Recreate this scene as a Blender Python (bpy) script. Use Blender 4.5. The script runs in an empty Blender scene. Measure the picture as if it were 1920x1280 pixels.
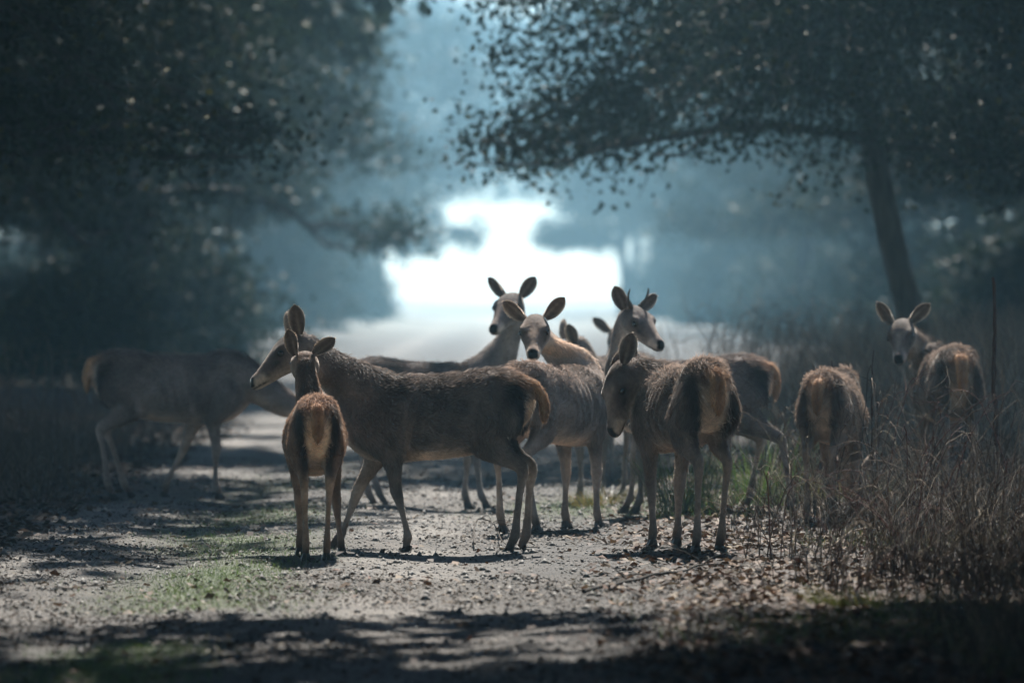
import bpy, bmesh, math, random
import numpy as np
from mathutils import Vector, Matrix, Euler
from mathutils.kdtree import KDTree

random.seed(7)
np.random.seed(7)
R = math.radians
scene = bpy.context.scene
col = scene.collection

# ------------------------------------------------------------------ camera, sky, sun, exposure
F_PX = 9900.0            # focal length in photo pixels (1920 wide)
CAM_H = 1.5
HORIZON = 540.0          # photo row of the horizon
cam_d = bpy.data.cameras.new('camera')
cam = bpy.data.objects.new('camera', cam_d)
col.objects.link(cam)
scene.camera = cam
cam_d.sensor_width = 36.0
cam_d.lens = F_PX / 1920.0 * 36.0
cam.location = (0, 0, CAM_H)
cam.rotation_euler = (math.pi / 2 - math.atan((640 - HORIZON) / F_PX), 0, 0)
cam_d.clip_start = 0.5
cam_d.clip_end = 4000
cam_d.dof.use_dof = True
cam_d.dof.focus_distance = 30.0
cam_d.dof.aperture_fstop = 2.3

SUN_EL, SUN_AZ = 50.0, 4.0        # degrees; azimuth measured from the view direction towards the right
world = bpy.data.worlds.new('World')
scene.world = world
world.use_nodes = True
wn = world.node_tree
wn.nodes.clear()
sky = wn.nodes.new('ShaderNodeTexSky')
sky.sky_type = 'NISHITA'
sky.sun_disc = False
sky.sun_elevation = R(SUN_EL)
sky.sun_rotation = R(SUN_AZ)
sky.air_density = 1.0
sky.dust_density = 0.3
sky.ozone_density = 3.0
bg = wn.nodes.new('ShaderNodeBackground')
bg.inputs['Strength'].default_value = 0.08
wo = wn.nodes.new('ShaderNodeOutputWorld')
wn.links.new(sky.outputs[0], bg.inputs[0])
wn.links.new(bg.outputs[0], wo.inputs[0])

sun_d = bpy.data.lights.new('sun', 'SUN')
sun_d.energy = 5.0
sun_d.angle = R(0.8)
sun_d.color = (1.0, 0.95, 0.88)
sun = bpy.data.objects.new('sun', sun_d)
col.objects.link(sun)
_sv = Vector((math.sin(R(SUN_AZ)) * math.cos(R(SUN_EL)), math.cos(R(SUN_AZ)) * math.cos(R(SUN_EL)), math.sin(R(SUN_EL))))
sun.rotation_euler = _sv.to_track_quat('Z', 'Y').to_euler()
sun.location = (0, 60, 60)

scene.view_settings.view_transform = 'Standard'
scene.view_settings.look = 'None'
scene.view_settings.exposure = 1.32
scene.view_settings.gamma = 1.0
scene.view_settings.use_curve_mapping = False
scene.render.engine = 'CYCLES'
cy = scene.cycles
cy.max_bounces = 5
cy.diffuse_bounces = 2
cy.glossy_bounces = 2
cy.transmission_bounces = 3
cy.volume_bounces = 1
cy.transparent_max_bounces = 6
cy.use_denoising = True
cy.use_adaptive_sampling = False

# ------------------------------------------------------------------ helpers
def at(px, py, y):
    """photo pixel at a given depth (metres) -> world point"""
    s = F_PX / y
    return Vector(((px - 960.0) / s, y, CAM_H - (py - HORIZON) / s))

def sstep(a, b, x):
    t = np.clip((np.asarray(x, float) - a) / (b - a), 0, 1)
    return t * t * (3 - 2 * t)

def mixc(a, b, t):
    t = np.asarray(t)[:, None]
    return np.asarray(a) * (1 - t) + np.asarray(b) * t

def vnoise(x, y, seed=0):
    """value noise, vectorised, range 0..1"""
    xi, yi = np.floor(x).astype(np.int64), np.floor(y).astype(np.int64)
    xf, yf = x - xi, y - yi
    xf = xf * xf * (3 - 2 * xf); yf = yf * yf * (3 - 2 * yf)
    def h(a, b):
        n = (a * 374761393 + b * 668265263 + seed * 1442695041) & 0x7fffffff
        n = ((n ^ (n >> 13)) * 1274126177) & 0x7fffffff
        return ((n ^ (n >> 16)) & 0xffff) / 65535.0
    return (h(xi, yi) * (1 - xf) + h(xi + 1, yi) * xf) * (1 - yf) + (h(xi, yi + 1) * (1 - xf) + h(xi + 1, yi + 1) * xf) * yf

def verge(x, y):
    """0 on the track, 1 on the right-hand verge"""
    edge = 0.55 + 0.35 * (vnoise(np.asarray(y) * 0.35, np.asarray(y) * 0 + 3.3, 5) - 0.5) + 0.012 * (np.asarray(y) - 30)
    return sstep(edge - 0.25, edge + 0.9, x)

def gz(x, y):
    """ground height"""
    x = np.asarray(x, float); y = np.asarray(y, float)
    z = 0.05 * (vnoise(x * 0.6, y * 0.4, 1) - 0.5) + 0.022 * (vnoise(x * 2.3, y * 1.9, 2) - 0.5) + 0.012 * (vnoise(x * 7, y * 6, 3) - 0.5)
    z = z + 0.05 * verge(x, y) + 0.16 * sstep(2.2, 5.5, x) + 0.18 * sstep(-3.2, -7, x)
    z = z - 0.03 * np.exp(-((x + 0.35) / 0.35) ** 2) - 0.025 * np.exp(-((x + 1.9) / 0.3) ** 2)
    return z

def mesh_np(name, v, faces, smooth=False):
    """v (n,3) array; faces (m,k) int array"""
    me = bpy.data.meshes.new(name)
    v = np.asarray(v, np.float32); faces = np.asarray(faces, np.int32)
    k = faces.shape[1]
    me.vertices.add(len(v)); me.vertices.foreach_set('co', v.ravel())
    me.loops.add(faces.size); me.loops.foreach_set('vertex_index', faces.ravel())
    me.polygons.add(len(faces)); me.polygons.foreach_set('loop_start', np.arange(0, faces.size, k, dtype=np.int32))
    if smooth:
        me.polygons.foreach_set('use_smooth', np.ones(len(faces), bool))
    me.update(calc_edges=True)
    return me

def set_col(me, name, c):
    a = me.color_attributes.new(name, 'FLOAT_COLOR', 'POINT')
    c = np.asarray(c, np.float32)
    if c.shape[1] == 3:
        c = np.concatenate([c, np.ones((len(c), 1), np.float32)], 1)
    a.data.foreach_set('color', c.ravel())

def link(name, me, mat=None, parent=None):
    o = bpy.data.objects.new(name, me)
    col.objects.link(o)
    if mat is not None and me is not None and len(me.materials) == 0:
        me.materials.append(mat)
    if parent is not None:
        o.parent = parent
    return o

def tag(o, label=None, cat=None, group=None, kind=None):
    for k, v in (('label', label), ('category', cat), ('group', group), ('kind', kind)):
        if v:
            o[k] = v
    return o

def empty(name, loc=(0, 0, 0)):
    o = bpy.data.objects.new(name, None)
    o.location = loc
    o.empty_display_size = 0.1
    col.objects.link(o)
    return o

def tube_np(pts, radii, n=6, closed=True):
    """tube round a polyline -> verts, quads (degenerate-free, open tube with pointed caps)"""
    pts = np.asarray(pts, float); radii = np.asarray(radii, float)
    t = np.gradient(pts, axis=0)
    t /= np.linalg.norm(t, axis=1)[:, None] + 1e-9
    ref = np.array([0.31, 0.87, 0.38])
    a = np.cross(t, ref); bad = np.linalg.norm(a, axis=1) < 0.15
    a[bad] = np.cross(t[bad], [1.0, 0.1, 0])
    a /= np.linalg.norm(a, axis=1)[:, None]
    b = np.cross(t, a)
    th = np.linspace(0, 2 * np.pi, n, endpoint=False)
    v = pts[:, None, :] + radii[:, None, None] * (np.cos(th)[None, :, None] * a[:, None, :] + np.sin(th)[None, :, None] * b[:, None, :])
    m = len(pts)
    f = []
    i = np.arange(m - 1)[:, None] * n; j = np.arange(n)[None, :]; j2 = (j + 1) % n
    f = np.stack([i + j, i + j2, i + n + j2, i + n + j], -1).reshape(-1, 4)
    return v.reshape(-1, 3), f

class Acc:
    """collects quads of many pieces into one mesh"""
    def __init__(s): s.v = []; s.f = []; s.c = []; s.n = 0
    def add(s, v, f, c=None):
        s.v.append(np.asarray(v, np.float32)); s.f.append(np.asarray(f) + s.n); s.n += len(v)
        if c is not None:
            c = np.asarray(c, np.float32)
            s.c.append(np.tile(c, (len(v), 1)) if c.ndim == 1 else c)
    def mesh(s, name, smooth=False):
        me = mesh_np(name, np.concatenate(s.v), np.concatenate(s.f), smooth)
        if s.c: set_col(me, 'tint', np.concatenate(s.c))
        return me

# ------------------------------------------------------------------ materials
def new_mat(name):
    m = bpy.data.materials.new(name); m.use_nodes = True
    nt = m.node_tree; nt.nodes.clear()
    out = nt.nodes.new('ShaderNodeOutputMaterial')
    return m, nt, out

def nd(nt, kind, **kw):
    n = nt.nodes.new(kind)
    for k, v in kw.items():
        if k in n.inputs: n.inputs[k].default_value = v
        else: setattr(n, k, v)
    return n

def attr_mat(name, attr, rough=0.7, transl=0.0, spec=0.2, noise_scale=0.0, noise_amt=0.3, bump=0.0, gloss_alpha=False, sheen=0.0):
    m, nt, out = new_mat(name)
    a = nd(nt, 'ShaderNodeAttribute', attribute_name=attr)
    csock = a.outputs['Color']
    L = nt.links.new
    if noise_scale:
        tc = nd(nt, 'ShaderNodeTexCoord')
        nz = nd(nt, 'ShaderNodeTexNoise'); nz.inputs['Scale'].default_value = noise_scale; nz.inputs['Detail'].default_value = 4
        L(tc.outputs['Object'], nz.inputs['Vector'])
        mr = nd(nt, 'ShaderNodeMapRange'); mr.inputs['To Min'].default_value = 1 - noise_amt; mr.inputs['To Max'].default_value = 1 + noise_amt
        mr.inputs['From Min'].default_value = .3; mr.inputs['From Max'].default_value = .7
        L(nz.outputs['Fac'], mr.inputs['Value'])
        vm = nd(nt, 'ShaderNodeVectorMath', operation='SCALE')
        L(csock, vm.inputs[0]); L(mr.outputs[0], vm.inputs['Scale'])
        csock = vm.outputs[0]
    p = nd(nt, 'ShaderNodeBsdfPrincipled')
    p.inputs['Roughness'].default_value = rough
    p.inputs['Specular IOR Level'].default_value = spec
    L(csock, p.inputs['Base Color'])
    if sheen:
        p.inputs['Sheen Weight'].default_value = sheen; p.inputs['Sheen Roughness'].default_value = .3; p.inputs['Sheen Tint'].default_value = (1, .92, .84, 1)
    if gloss_alpha:
        mr2 = nd(nt, 'ShaderNodeMapRange'); mr2.inputs['To Min'].default_value = 0.25; mr2.inputs['To Max'].default_value = rough
        L(a.outputs['Alpha'], mr2.inputs['Value']); L(mr2.outputs[0], p.inputs['Roughness'])
    if bump and noise_scale:
        bp = nd(nt, 'ShaderNodeBump'); bp.inputs['Strength'].default_value = bump; bp.inputs['Distance'].default_value = 0.01
        L(nz.outputs['Fac'], bp.inputs['Height']); L(bp.outputs[0], p.inputs['Normal'])
    if transl > 0:
        t = nd(nt, 'ShaderNodeBsdfTranslucent'); L(csock, t.inputs['Color'])
        mx = nd(nt, 'ShaderNodeMixShader'); mx.inputs[0].default_value = transl
        L(p.outputs[0], mx.inputs[1]); L(t.outputs[0], mx.inputs[2]); L(mx.outputs[0], out.inputs[0])
    else:
        L(p.outputs[0], out.inputs[0])
    return m

MAT_COAT = attr_mat('deer_coat', 'coat', rough=0.75, spec=0.10, noise_scale=45, noise_amt=0.22, bump=0.25, gloss_alpha=True, sheen=.45)
MAT_FUR = attr_mat('deer_fur', 'coat', rough=0.6, spec=0.12, transl=0.6, sheen=.5)

def plain_mat(name, c, rough=0.5, spec=0.5):
    m, nt, out = new_mat(name)
    p = nd(nt, 'ShaderNodeBsdfPrincipled')
    p.inputs['Base Color'].default_value = (*c, 1); p.inputs['Roughness'].default_value = rough; p.inputs['Specular IOR Level'].default_value = spec
    nt.links.new(p.outputs[0], out.inputs[0])
    return m

MAT_EYE = plain_mat('eye_black', (0.008, 0.006, 0.005), 0.06, 0.8)
MAT_HOOF = plain_mat('hoof_horn', (0.018, 0.014, 0.012), 0.45, 0.4)
MAT_ANTLER = plain_mat('antler_bone', (0.09, 0.07, 0.055), 0.6, 0.3)
# ------------------------------------------------------------------ ground
def ground_mat():
    m, nt, out = new_mat('forest_floor')
    L = nt.links.new
    a = nd(nt, 'ShaderNodeAttribute', attribute_name='tint')
    tc = nd(nt, 'ShaderNodeTexCoord')
    n1 = nd(nt, 'ShaderNodeTexNoise'); n1.inputs['Scale'].default_value = 26; n1.inputs['Detail'].default_value = 8; n1.inputs['Roughness'].default_value = .7
    n2 = nd(nt, 'ShaderNodeTexNoise'); n2.inputs['Scale'].default_value = 3.1; n2.inputs['Detail'].default_value = 5
    vo = nd(nt, 'ShaderNodeTexVoronoi'); vo.inputs['Scale'].default_value = 38
    for n in (n1, n2, vo): L(tc.outputs['Object'], n.inputs['Vector'])
    m1 = nd(nt, 'ShaderNodeMapRange'); m1.inputs['From Min'].default_value = .3; m1.inputs['From Max'].default_value = .7; m1.inputs['To Min'].default_value = .35; m1.inputs['To Max'].default_value = 1.7
    m2 = nd(nt, 'ShaderNodeMapRange'); m2.inputs['From Min'].default_value = .3; m2.inputs['From Max'].default_value = .7; m2.inputs['To Min'].default_value = .65; m2.inputs['To Max'].default_value = 1.35
    L(n1.outputs['Fac'], m1.inputs['Value']); L(n2.outputs['Fac'], m2.inputs['Value'])
    mu = nd(nt, 'ShaderNodeMath', operation='MULTIPLY'); L(m1.outputs[0], mu.inputs[0]); L(m2.outputs[0], mu.inputs[1])
    vm = nd(nt, 'ShaderNodeVectorMath', operation='SCALE'); L(a.outputs['Color'], vm.inputs[0]); L(mu.outputs[0], vm.inputs['Scale'])
    p = nd(nt, 'ShaderNodeBsdfPrincipled'); p.inputs['Roughness'].default_value = .8; p.inputs['Specular IOR Level'].default_value = .25
    L(vm.outputs[0], p.inputs['Base Color'])
    ad = nd(nt, 'ShaderNodeMath', operation='ADD'); L(n1.outputs['Fac'], ad.inputs[0]); L(vo.outputs['Distance'], ad.inputs[1])
    bp = nd(nt, 'ShaderNodeBump'); bp.inputs['Strength'].default_value = .9; bp.inputs['Distance'].default_value = .02
    L(ad.outputs[0], bp.inputs['Height']); L(bp.outputs[0], p.inputs['Normal'])
    L(p.outputs[0], out.inputs[0])
    return m

def strip(x, y):
    """grassy strip between the wheel tracks"""
    c = -1.62 + .25 * (vnoise(y * .25, y * 0 + 8.1, 6) - .5)
    return np.exp(-((x - c) / .38) ** 2) * sstep(.30, .62, vnoise(x * 1.3 + 7, y * .55, 8)) * sstep(48, 30, y)

def green_right(x, y):
    return np.exp(-((x - .55) / .5) ** 2 - ((y - 36.0) / 1.6) ** 2)

def ground_tint(x, y):
    v = verge(x, y)
    c = mixc([.052, .047, .042], [.036, .028, .021], v)
    track = np.exp(-((x + .55) / .42) ** 2) + np.exp(-((x + 2.7) / .45) ** 2)
    c = mixc(c, np.array([.165, .150, .132]), np.clip(track, 0, 1) * (1 - v) * .8)
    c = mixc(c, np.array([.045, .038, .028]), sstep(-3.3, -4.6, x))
    dk = sstep(.5, .75, vnoise(x * .9 + 3, y * .45 + 9, 21))
    c = mixc(c, np.array([.050, .042, .034]), dk * .7)
    c = mixc(c, np.array([.050, .075, .022]), np.clip(strip(x, y) + green_right(x, y), 0, 1) * .7)
    c = mixc(c, np.array([.33, .33, .28]), sstep(110, 290, y))  # bright glow painted in: ground pales with distance to merge with the sky
    return c

def axis(segs):
    o = []
    for a, b, st in segs: o.append(np.arange(a, b, st))
    return np.concatenate(o + [[segs[-1][1]]])
gx = axis([(-160, -40, 20), (-40, -12, 3), (-12, -5, .5), (-5, 5, .1), (5, 12, .5), (12, 40, 3), (40, 160, 20)])
gy = axis([(-12, 14, 1), (14, 44, .13), (44, 70, .3), (70, 140, 2), (140, 300, 8), (300, 700, 40)])
GX, GY = np.meshgrid(gx, gy)
gxf, gyf = GX.ravel(), GY.ravel()
nxg, nyg = len(gx), len(gy)
gv = np.stack([gxf, gyf, gz(gxf, gyf)], 1)
ii = np.arange(nyg - 1)[:, None] * nxg + np.arange(nxg - 1)[None, :]
gf = np.stack([ii, ii + 1, ii + nxg + 1, ii + nxg], -1).reshape(-1, 4)
gm = mesh_np('ground', gv, gf, True)
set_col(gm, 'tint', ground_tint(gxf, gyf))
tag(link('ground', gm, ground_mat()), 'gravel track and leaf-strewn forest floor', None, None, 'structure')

# ------------------------------------------------------------------ haze
HAZE = 0.0014
def build_haze():
    x0, x1, y0, y1, z0, z1 = -165, 165, -15, 705, -1.2, 25.0
    me = bpy.data.meshes.new('haze')
    me.from_pydata([(x0, y0, z0), (x1, y0, z0), (x1, y1, z0), (x0, y1, z0), (x0, y0, z1), (x1, y0, z1), (x1, y1, z1), (x0, y1, z1)], [],
                   [(3, 2, 1, 0), (4, 5, 6, 7), (0, 1, 5, 4), (1, 2, 6, 5), (2, 3, 7, 6), (3, 0, 4, 7)])
    m, nt, out = new_mat('haze_air')
    pv = nd(nt, 'ShaderNodeVolumePrincipled')
    pv.inputs['Density'].default_value = HAZE
    pv.inputs['Color'].default_value = (.42, .76, .96, 1)
    pv.inputs['Anisotropy'].default_value = .55
    pv.inputs['Density Attribute'].default_value = ''
    pv.inputs['Temperature Attribute'].default_value = ''
    nt.links.new(pv.outputs[0], out.inputs['Volume'])
    tag(link('haze', me, m), 'pale blue morning mist between the trees', None, None, 'stuff')
build_haze()

# ------------------------------------------------------------------ trees
def leaf_mat():
    m, nt, out = new_mat('oak_leaf')
    L = nt.links.new
    a = nd(nt, 'ShaderNodeAttribute', attribute_name='tint')
    p = nd(nt, 'ShaderNodeBsdfPrincipled'); p.inputs['Roughness'].default_value = .55; p.inputs['Specular IOR Level'].default_value = .08
    L(a.outputs['Color'], p.inputs['Base Color'])
    t = nd(nt, 'ShaderNodeBsdfTranslucent'); L(a.outputs['Color'], t.inputs['Color'])
    mx = nd(nt, 'ShaderNodeMixShader'); mx.inputs[0].default_value = .18
    L(p.outputs[0], mx.inputs[1]); L(t.outputs[0], mx.inputs[2]); L(mx.outputs[0], out.inputs[0])
    return m
MAT_LEAF = leaf_mat()

def bark_mat():
    m, nt, out = new_mat('bark')
    L = nt.links.new
    tc = nd(nt, 'ShaderNodeTexCoord')
    mp = nd(nt, 'ShaderNodeMapping'); mp.inputs['Scale'].default_value = (14, 14, 2.5)
    n1 = nd(nt, 'ShaderNodeTexNoise'); n1.inputs['Scale'].default_value = 1; n1.inputs['Detail'].default_value = 6
    L(tc.outputs['Object'], mp.inputs[0]); L(mp.outputs[0], n1.inputs['Vector'])
    cr = nd(nt, 'ShaderNodeValToRGB'); cr.color_ramp.elements[0].position = .3; cr.color_ramp.elements[1].position = .7
    cr.color_ramp.elements[0].color = (.018, .015, .013, 1); cr.color_ramp.elements[1].color = (.075, .066, .055, 1)
    L(n1.outputs['Fac'], cr.inputs[0])
    p = nd(nt, 'ShaderNodeBsdfPrincipled'); p.inputs['Roughness'].default_value = .85
    L(cr.outputs[0], p.inputs['Base Color'])
    bp = nd(nt, 'ShaderNodeBump'); bp.inputs['Strength'].default_value = .8; bp.inputs['Distance'].default_value = .03
    L(n1.outputs['Fac'], bp.inputs['Height']); L(bp.outputs[0], p.inputs['Normal'])
    L(p.outputs[0], out.inputs[0])
    return m
MAT_BARK = bark_mat()

def leaf_cloud(rng, P, size, jitter_col=True, base=(.022, .034, .016)):
    """diamond leaves at points P"""
    n = len(P)
    d = rng.randn(n, 3); d[:, 2] -= .5; d /= np.linalg.norm(d, axis=1)[:, None]
    s = np.cross(d, rng.randn(n, 3)); s /= np.linalg.norm(s, axis=1)[:, None] + 1e-6
    up = np.cross(d, s)
    l = size * (.7 + .6 * rng.rand(n, 1)); w = l * .30
    V = np.stack([P, P + d * l * .5 + s * w + up * w * .3, P + d * l, P + d * l * .5 - s * w + up * w * .3], 1).reshape(-1, 3)
    F = np.arange(n * 4).reshape(-1, 4)
    c = np.array(base) * (.55 + .9 * rng.rand(n, 1)) * np.array([1, 1, 1])
    c = c + (rng.rand(n, 1) < .06) * np.array([.05, .035, .0])
    return V, F, np.repeat(c, 4, axis=0)

def make_tree(seed, H=12, r=4.0, z0=2.0, trunk_r=.26, lean=(0, 0), shift=(0, 0), clumps=420, per=60, leaf=.085, big=.22, low_to=7.0, skirt=.5, limbs=13, ragged=.5, twigs=0):
    """oak: returns (trunk mesh, crown mesh). The crown hangs down to z0; leaves above low_to are larger and fewer."""
    rng = np.random.RandomState(seed)
    acc = Acc()
    zs = np.linspace(-.15, H * .86, 16)
    t = np.clip(zs / H, 0, 1)
    wob = np.cumsum(rng.randn(16, 2) * .05, axis=0)
    tp = np.stack([lean[0] * t ** .9 + wob[:, 0] * .8, lean[1] * t + wob[:, 1] * .8, zs], 1)
    tp[:, :2] -= tp[0, :2]
    tr = trunk_r * (1 - .78 * t) * (1 + .55 * np.exp(-np.clip(zs, 0, 9) / .25))
    v, f = tube_np(tp, tr, 12); acc.add(v, f)
    ends = []
    for i in range(limbs):
        hz = rng.uniform(.16, .80) * H if i > 3 else rng.uniform(.18, .36) * H
        k = np.interp(hz, zs, np.arange(16))
        b = np.array([np.interp(hz, zs, tp[:, 0]), np.interp(hz, zs, tp[:, 1]), hz])
        az = i * 2.399 + rng.uniform(-.4, .4)
        ln = r * rng.uniform(.65, 1.05) * (1 - .35 * max(0, hz / H - .5))
        u = np.linspace(0, 1, 9)
        rise = rng.uniform(.05, .35) * ln; droop = rng.uniform(.3, .8) * ln * (1.1 - hz / H)
        pts = b + np.stack([np.cos(az) * ln * u + shift[0] * u, np.sin(az) * ln * u + shift[1] * u, rise * np.sin(u * 2.2) - droop * u ** 2.2], 1) + np.cumsum(rng.randn(9, 3) * .05, axis=0) * u[:, None]
        pts[:, 2] = np.maximum(pts[:, 2], z0 + .2)
        pts[0] = b
        r0 = trunk_r * (1 - .78 * hz / H) * .5
        v, f = tube_np(pts, r0 * (1 - .85 * u), 7); acc.add(v, f)
        for j in range(6):
            q = rng.uniform(.3, 1); bb = np.array([np.interp(q, u, pts[:, c]) for c in range(3)])
            a2 = az + rng.uniform(-1.3, 1.3); l2 = ln * rng.uniform(.15, .32)
            uu = np.linspace(0, 1, 6)
            p2 = bb + np.stack([np.cos(a2) * l2 * uu, np.sin(a2) * l2 * uu, l2 * rng.uniform(-.2, .5) * uu - .5 * l2 * uu ** 2], 1)
            p2[:, 2] = np.maximum(p2[:, 2], z0 + .35 + .1 * uu)
            v, f = tube_np(p2, r0 * .35 * (1 - .8 * uu), 5); acc.add(v, f)
            ends.append(p2)
    # leaf clumps: along the twigs and over the crown's outer shell
    C = []
    for p2 in ends:
        for _ in range(3):
            C.append(p2[rng.randint(2, 6)] + rng.randn(3) * .18)
    cz = (H + z0) / 2
    ctr = np.array([lean[0] * .5 + shift[0], lean[1] * .5 + shift[1], 0])
    while len(C) < clumps:
        d = rng.randn(3); d /= np.linalg.norm(d)
        rad = rng.uniform(.45, 1.0) ** .6
        p = ctr + np.array([d[0] * r * rad, d[1] * r * rad, cz + d[2] * (H - z0) / 2 * rad])
        # lumpy outline
        lump = vnoise(np.array([math.atan2(d[1], d[0]) * 1.8 + 20]), np.array([d[2] * 2.5 + 9]), seed)[0]
        if rad > .62 + .5 * lump: continue
        # the lower half spreads as wide as the middle (skirts)
        if d[2] < 0:
            k = 1 + skirt * abs(d[2]); p[0] = ctr[0] + (p[0] - ctr[0]) * k; p[1] = ctr[1] + (p[1] - ctr[1]) * k
        C.append(p)
    C = np.array(C)
    C = C[C[:, 2] > z0 - .1 + ragged * vnoise(C[:, 0] * .9 + 30, C[:, 1] * .9 + 30, seed)]
    low = C[:, 2] < low_to
    for c in C[low][:twigs]:
        inward = np.array([lean[0] * .4 - c[0], lean[1] * .4 - c[1], .5 * r]); inward /= np.linalg.norm(inward)
        for _ in range(2):
            a_ = c + np.clip(rng.randn(3), -1, 1) * .28; b_ = c + inward * rng.uniform(.5, .9); uu = np.linspace(0, 1, 4)[:, None]
            v, f = tube_np(a_ * uu + b_ * (1 - uu) + np.array([0, 0, -.12]) * (uu * (1 - uu)), np.array([.010, .008, .006, .003]), 4); acc.add(v, f)
    bark = acc.mesh('trunk', True)
    PL = []
    for (sel, num, sg) in ((low, per, .26), (~low, max(6, per // 5), .42)):
        cc = C[sel]
        if not len(cc): PL.append(np.zeros((0, 3))); continue
        P = np.repeat(cc, num, axis=0) + np.clip(rng.randn(len(cc) * num, 3), -1.7, 1.7) * np.array([sg, sg, sg * .7]) * (.6 + .8 * np.repeat(rng.rand(len(cc), 1), num, axis=0))
        PL.append(P)
    a2 = Acc()
    for P, sz in zip(PL, (leaf, big)):
        if len(P):
            V, F, c = leaf_cloud(rng, P, sz); a2.add(V, F, c)
    crown = a2.mesh('crown')
    return bark, crown

def put_tree(meshes, name, label, x, y, rot=0, scale=1.0, group=None):
    z = float(gz(x, y))
    e = empty(name, (x, y, z)); e.rotation_euler = (0, 0, rot); e.scale = (scale,) * 3
    tag(e, label, 'tree', group)
    link('trunk', meshes[0], MAT_BARK, e); link('crown', meshes[1], MAT_LEAF, e)
    return e

# near trees, one mesh each
LEFT_NEAR = make_tree(11, H=12, r=3.7, z0=2.35, trunk_r=.24, clumps=1100, per=60, leaf=.082, low_to=5.5, twigs=420)
put_tree(LEFT_NEAR, 'oak_tree', 'nearest oak at the upper left corner, dark glossy leaves hanging low', -5.9, 47, .4)
LEFT_MID = make_tree(12, H=13, r=4.6, z0=1.7, trunk_r=.26, clumps=1300, per=46, leaf=.105, low_to=7)
put_tree(LEFT_MID, 'oak_tree', 'broad dark oak behind the left-hand deer, crown almost down to the ground', -6.6, 64, 1.0)
LEFT_FAR = make_tree(13, H=14, r=5.0, z0=1.8, trunk_r=.28, clumps=1300, per=42, leaf=.125, low_to=8)
put_tree(LEFT_FAR, 'oak_tree', 'oak whose rounded crown edges the bright opening on its left', -6.0, 86, 2.2)
RIGHT_LEAN = make_tree(14, H=11, r=3.3, z0=2.35, trunk_r=.145, lean=(-1.7, .3), shift=(-1.1, 0), clumps=1000, per=84, leaf=.078, low_to=5.5, twigs=420)
put_tree(RIGHT_LEAN, 'oak_tree', 'leaning dark oak trunk behind the right-hand hind, crown arching over the track', 4.1, 50.5, 0)
RIGHT_NEAR = make_tree(15, H=12, r=3.2, z0=2.0, trunk_r=.22, lean=(-.8, 0), clumps=1000, per=60, leaf=.090, low_to=6)
put_tree(RIGHT_NEAR, 'oak_tree', 'dark oak at the upper right corner, glossy leaves reaching in from the edge', 7.2, 51, .8)
for i, (tm, x, y, rot, sc, lab) in enumerate([
        (LEFT_MID, -11.5, 58, 2.9, 1.0, 'deep-shaded oak at the far left edge behind the nearest oak'),
        (LEFT_FAR, -11.0, 78, .6, 1.0, 'oak in the dark wood at the left, second row from the track'),
        (RIGHT_NEAR, 9.0, 68, 2.6, 1.15, 'oak in the dark wood behind the tall dry stalk'),
        (LEFT_NEAR, 9.0, 84, 4.1, 1.1, 'oak in the right-hand wood beyond the leaning trunk'),
        (LEFT_MID, 10.5, 108, 3.9, 1.0, 'low-crowned oak filling the gap beyond the leaning trunk on the right'),
        (LEFT_MID, -10.6, 101, .2, 1.0, 'low-crowned oak in the third row of the wood on the left'),
        (LEFT_MID, 13.0, 80, 1.7, 1.0, 'oak at the far right edge in the deepest shade'),
        ]):
    put_tree(tm, 'oak_tree', lab, x, y, rot, sc)

# rows further down the track, shared meshes
FAR = [make_tree(31 + k, H=13, r=4.2, z0=2.5, trunk_r=.20, lean=(.6 - .6 * k, 0), clumps=700, per=34, leaf=.19, big=.36, low_to=9, limbs=11, skirt=.15) for k in range(3)]
rng = np.random.RandomState(5)
for side, word in ((-1, 'left'), (1, 'right')):
    k = 0
    for y in np.arange(104, 262, 21.0):
        for row in range(2 if y < 110 else 1):
            x = side * (8.4 + 6.0 * row + rng.uniform(-.6, .9)) + .3
            put_tree(FAR[rng.randint(3)], 'oak_tree', 'hazy oak in the misty row along the %s side of the far track' % word, x, y + rng.uniform(-3, 3), rng.uniform(0, 6.28), rng.uniform(.9, 1.15), 'misty oaks along the %s of the far track' % word)
            k += 1

# the wood on either side
for side, word in ((-1, 'left'), (1, 'right')):
    for y in np.arange(62, 132 if side < 0 else 96, 9.5):
        for x in (11.5, 17.5, 24.0, 31.0):
            if x > 6 + y * .17: continue
            if side < 0 and y < 90 and x < 14: continue
            put_tree(FAR[rng.randint(3)], 'oak_tree', 'oak in the shaded depth of the wood on the %s' % word, side * (x + rng.uniform(-1.5, 1.5)), y + rng.uniform(-3, 3), rng.uniform(0, 6.28), rng.uniform(.9, 1.15), 'oaks deep in the wood on the %s' % word)
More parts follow.
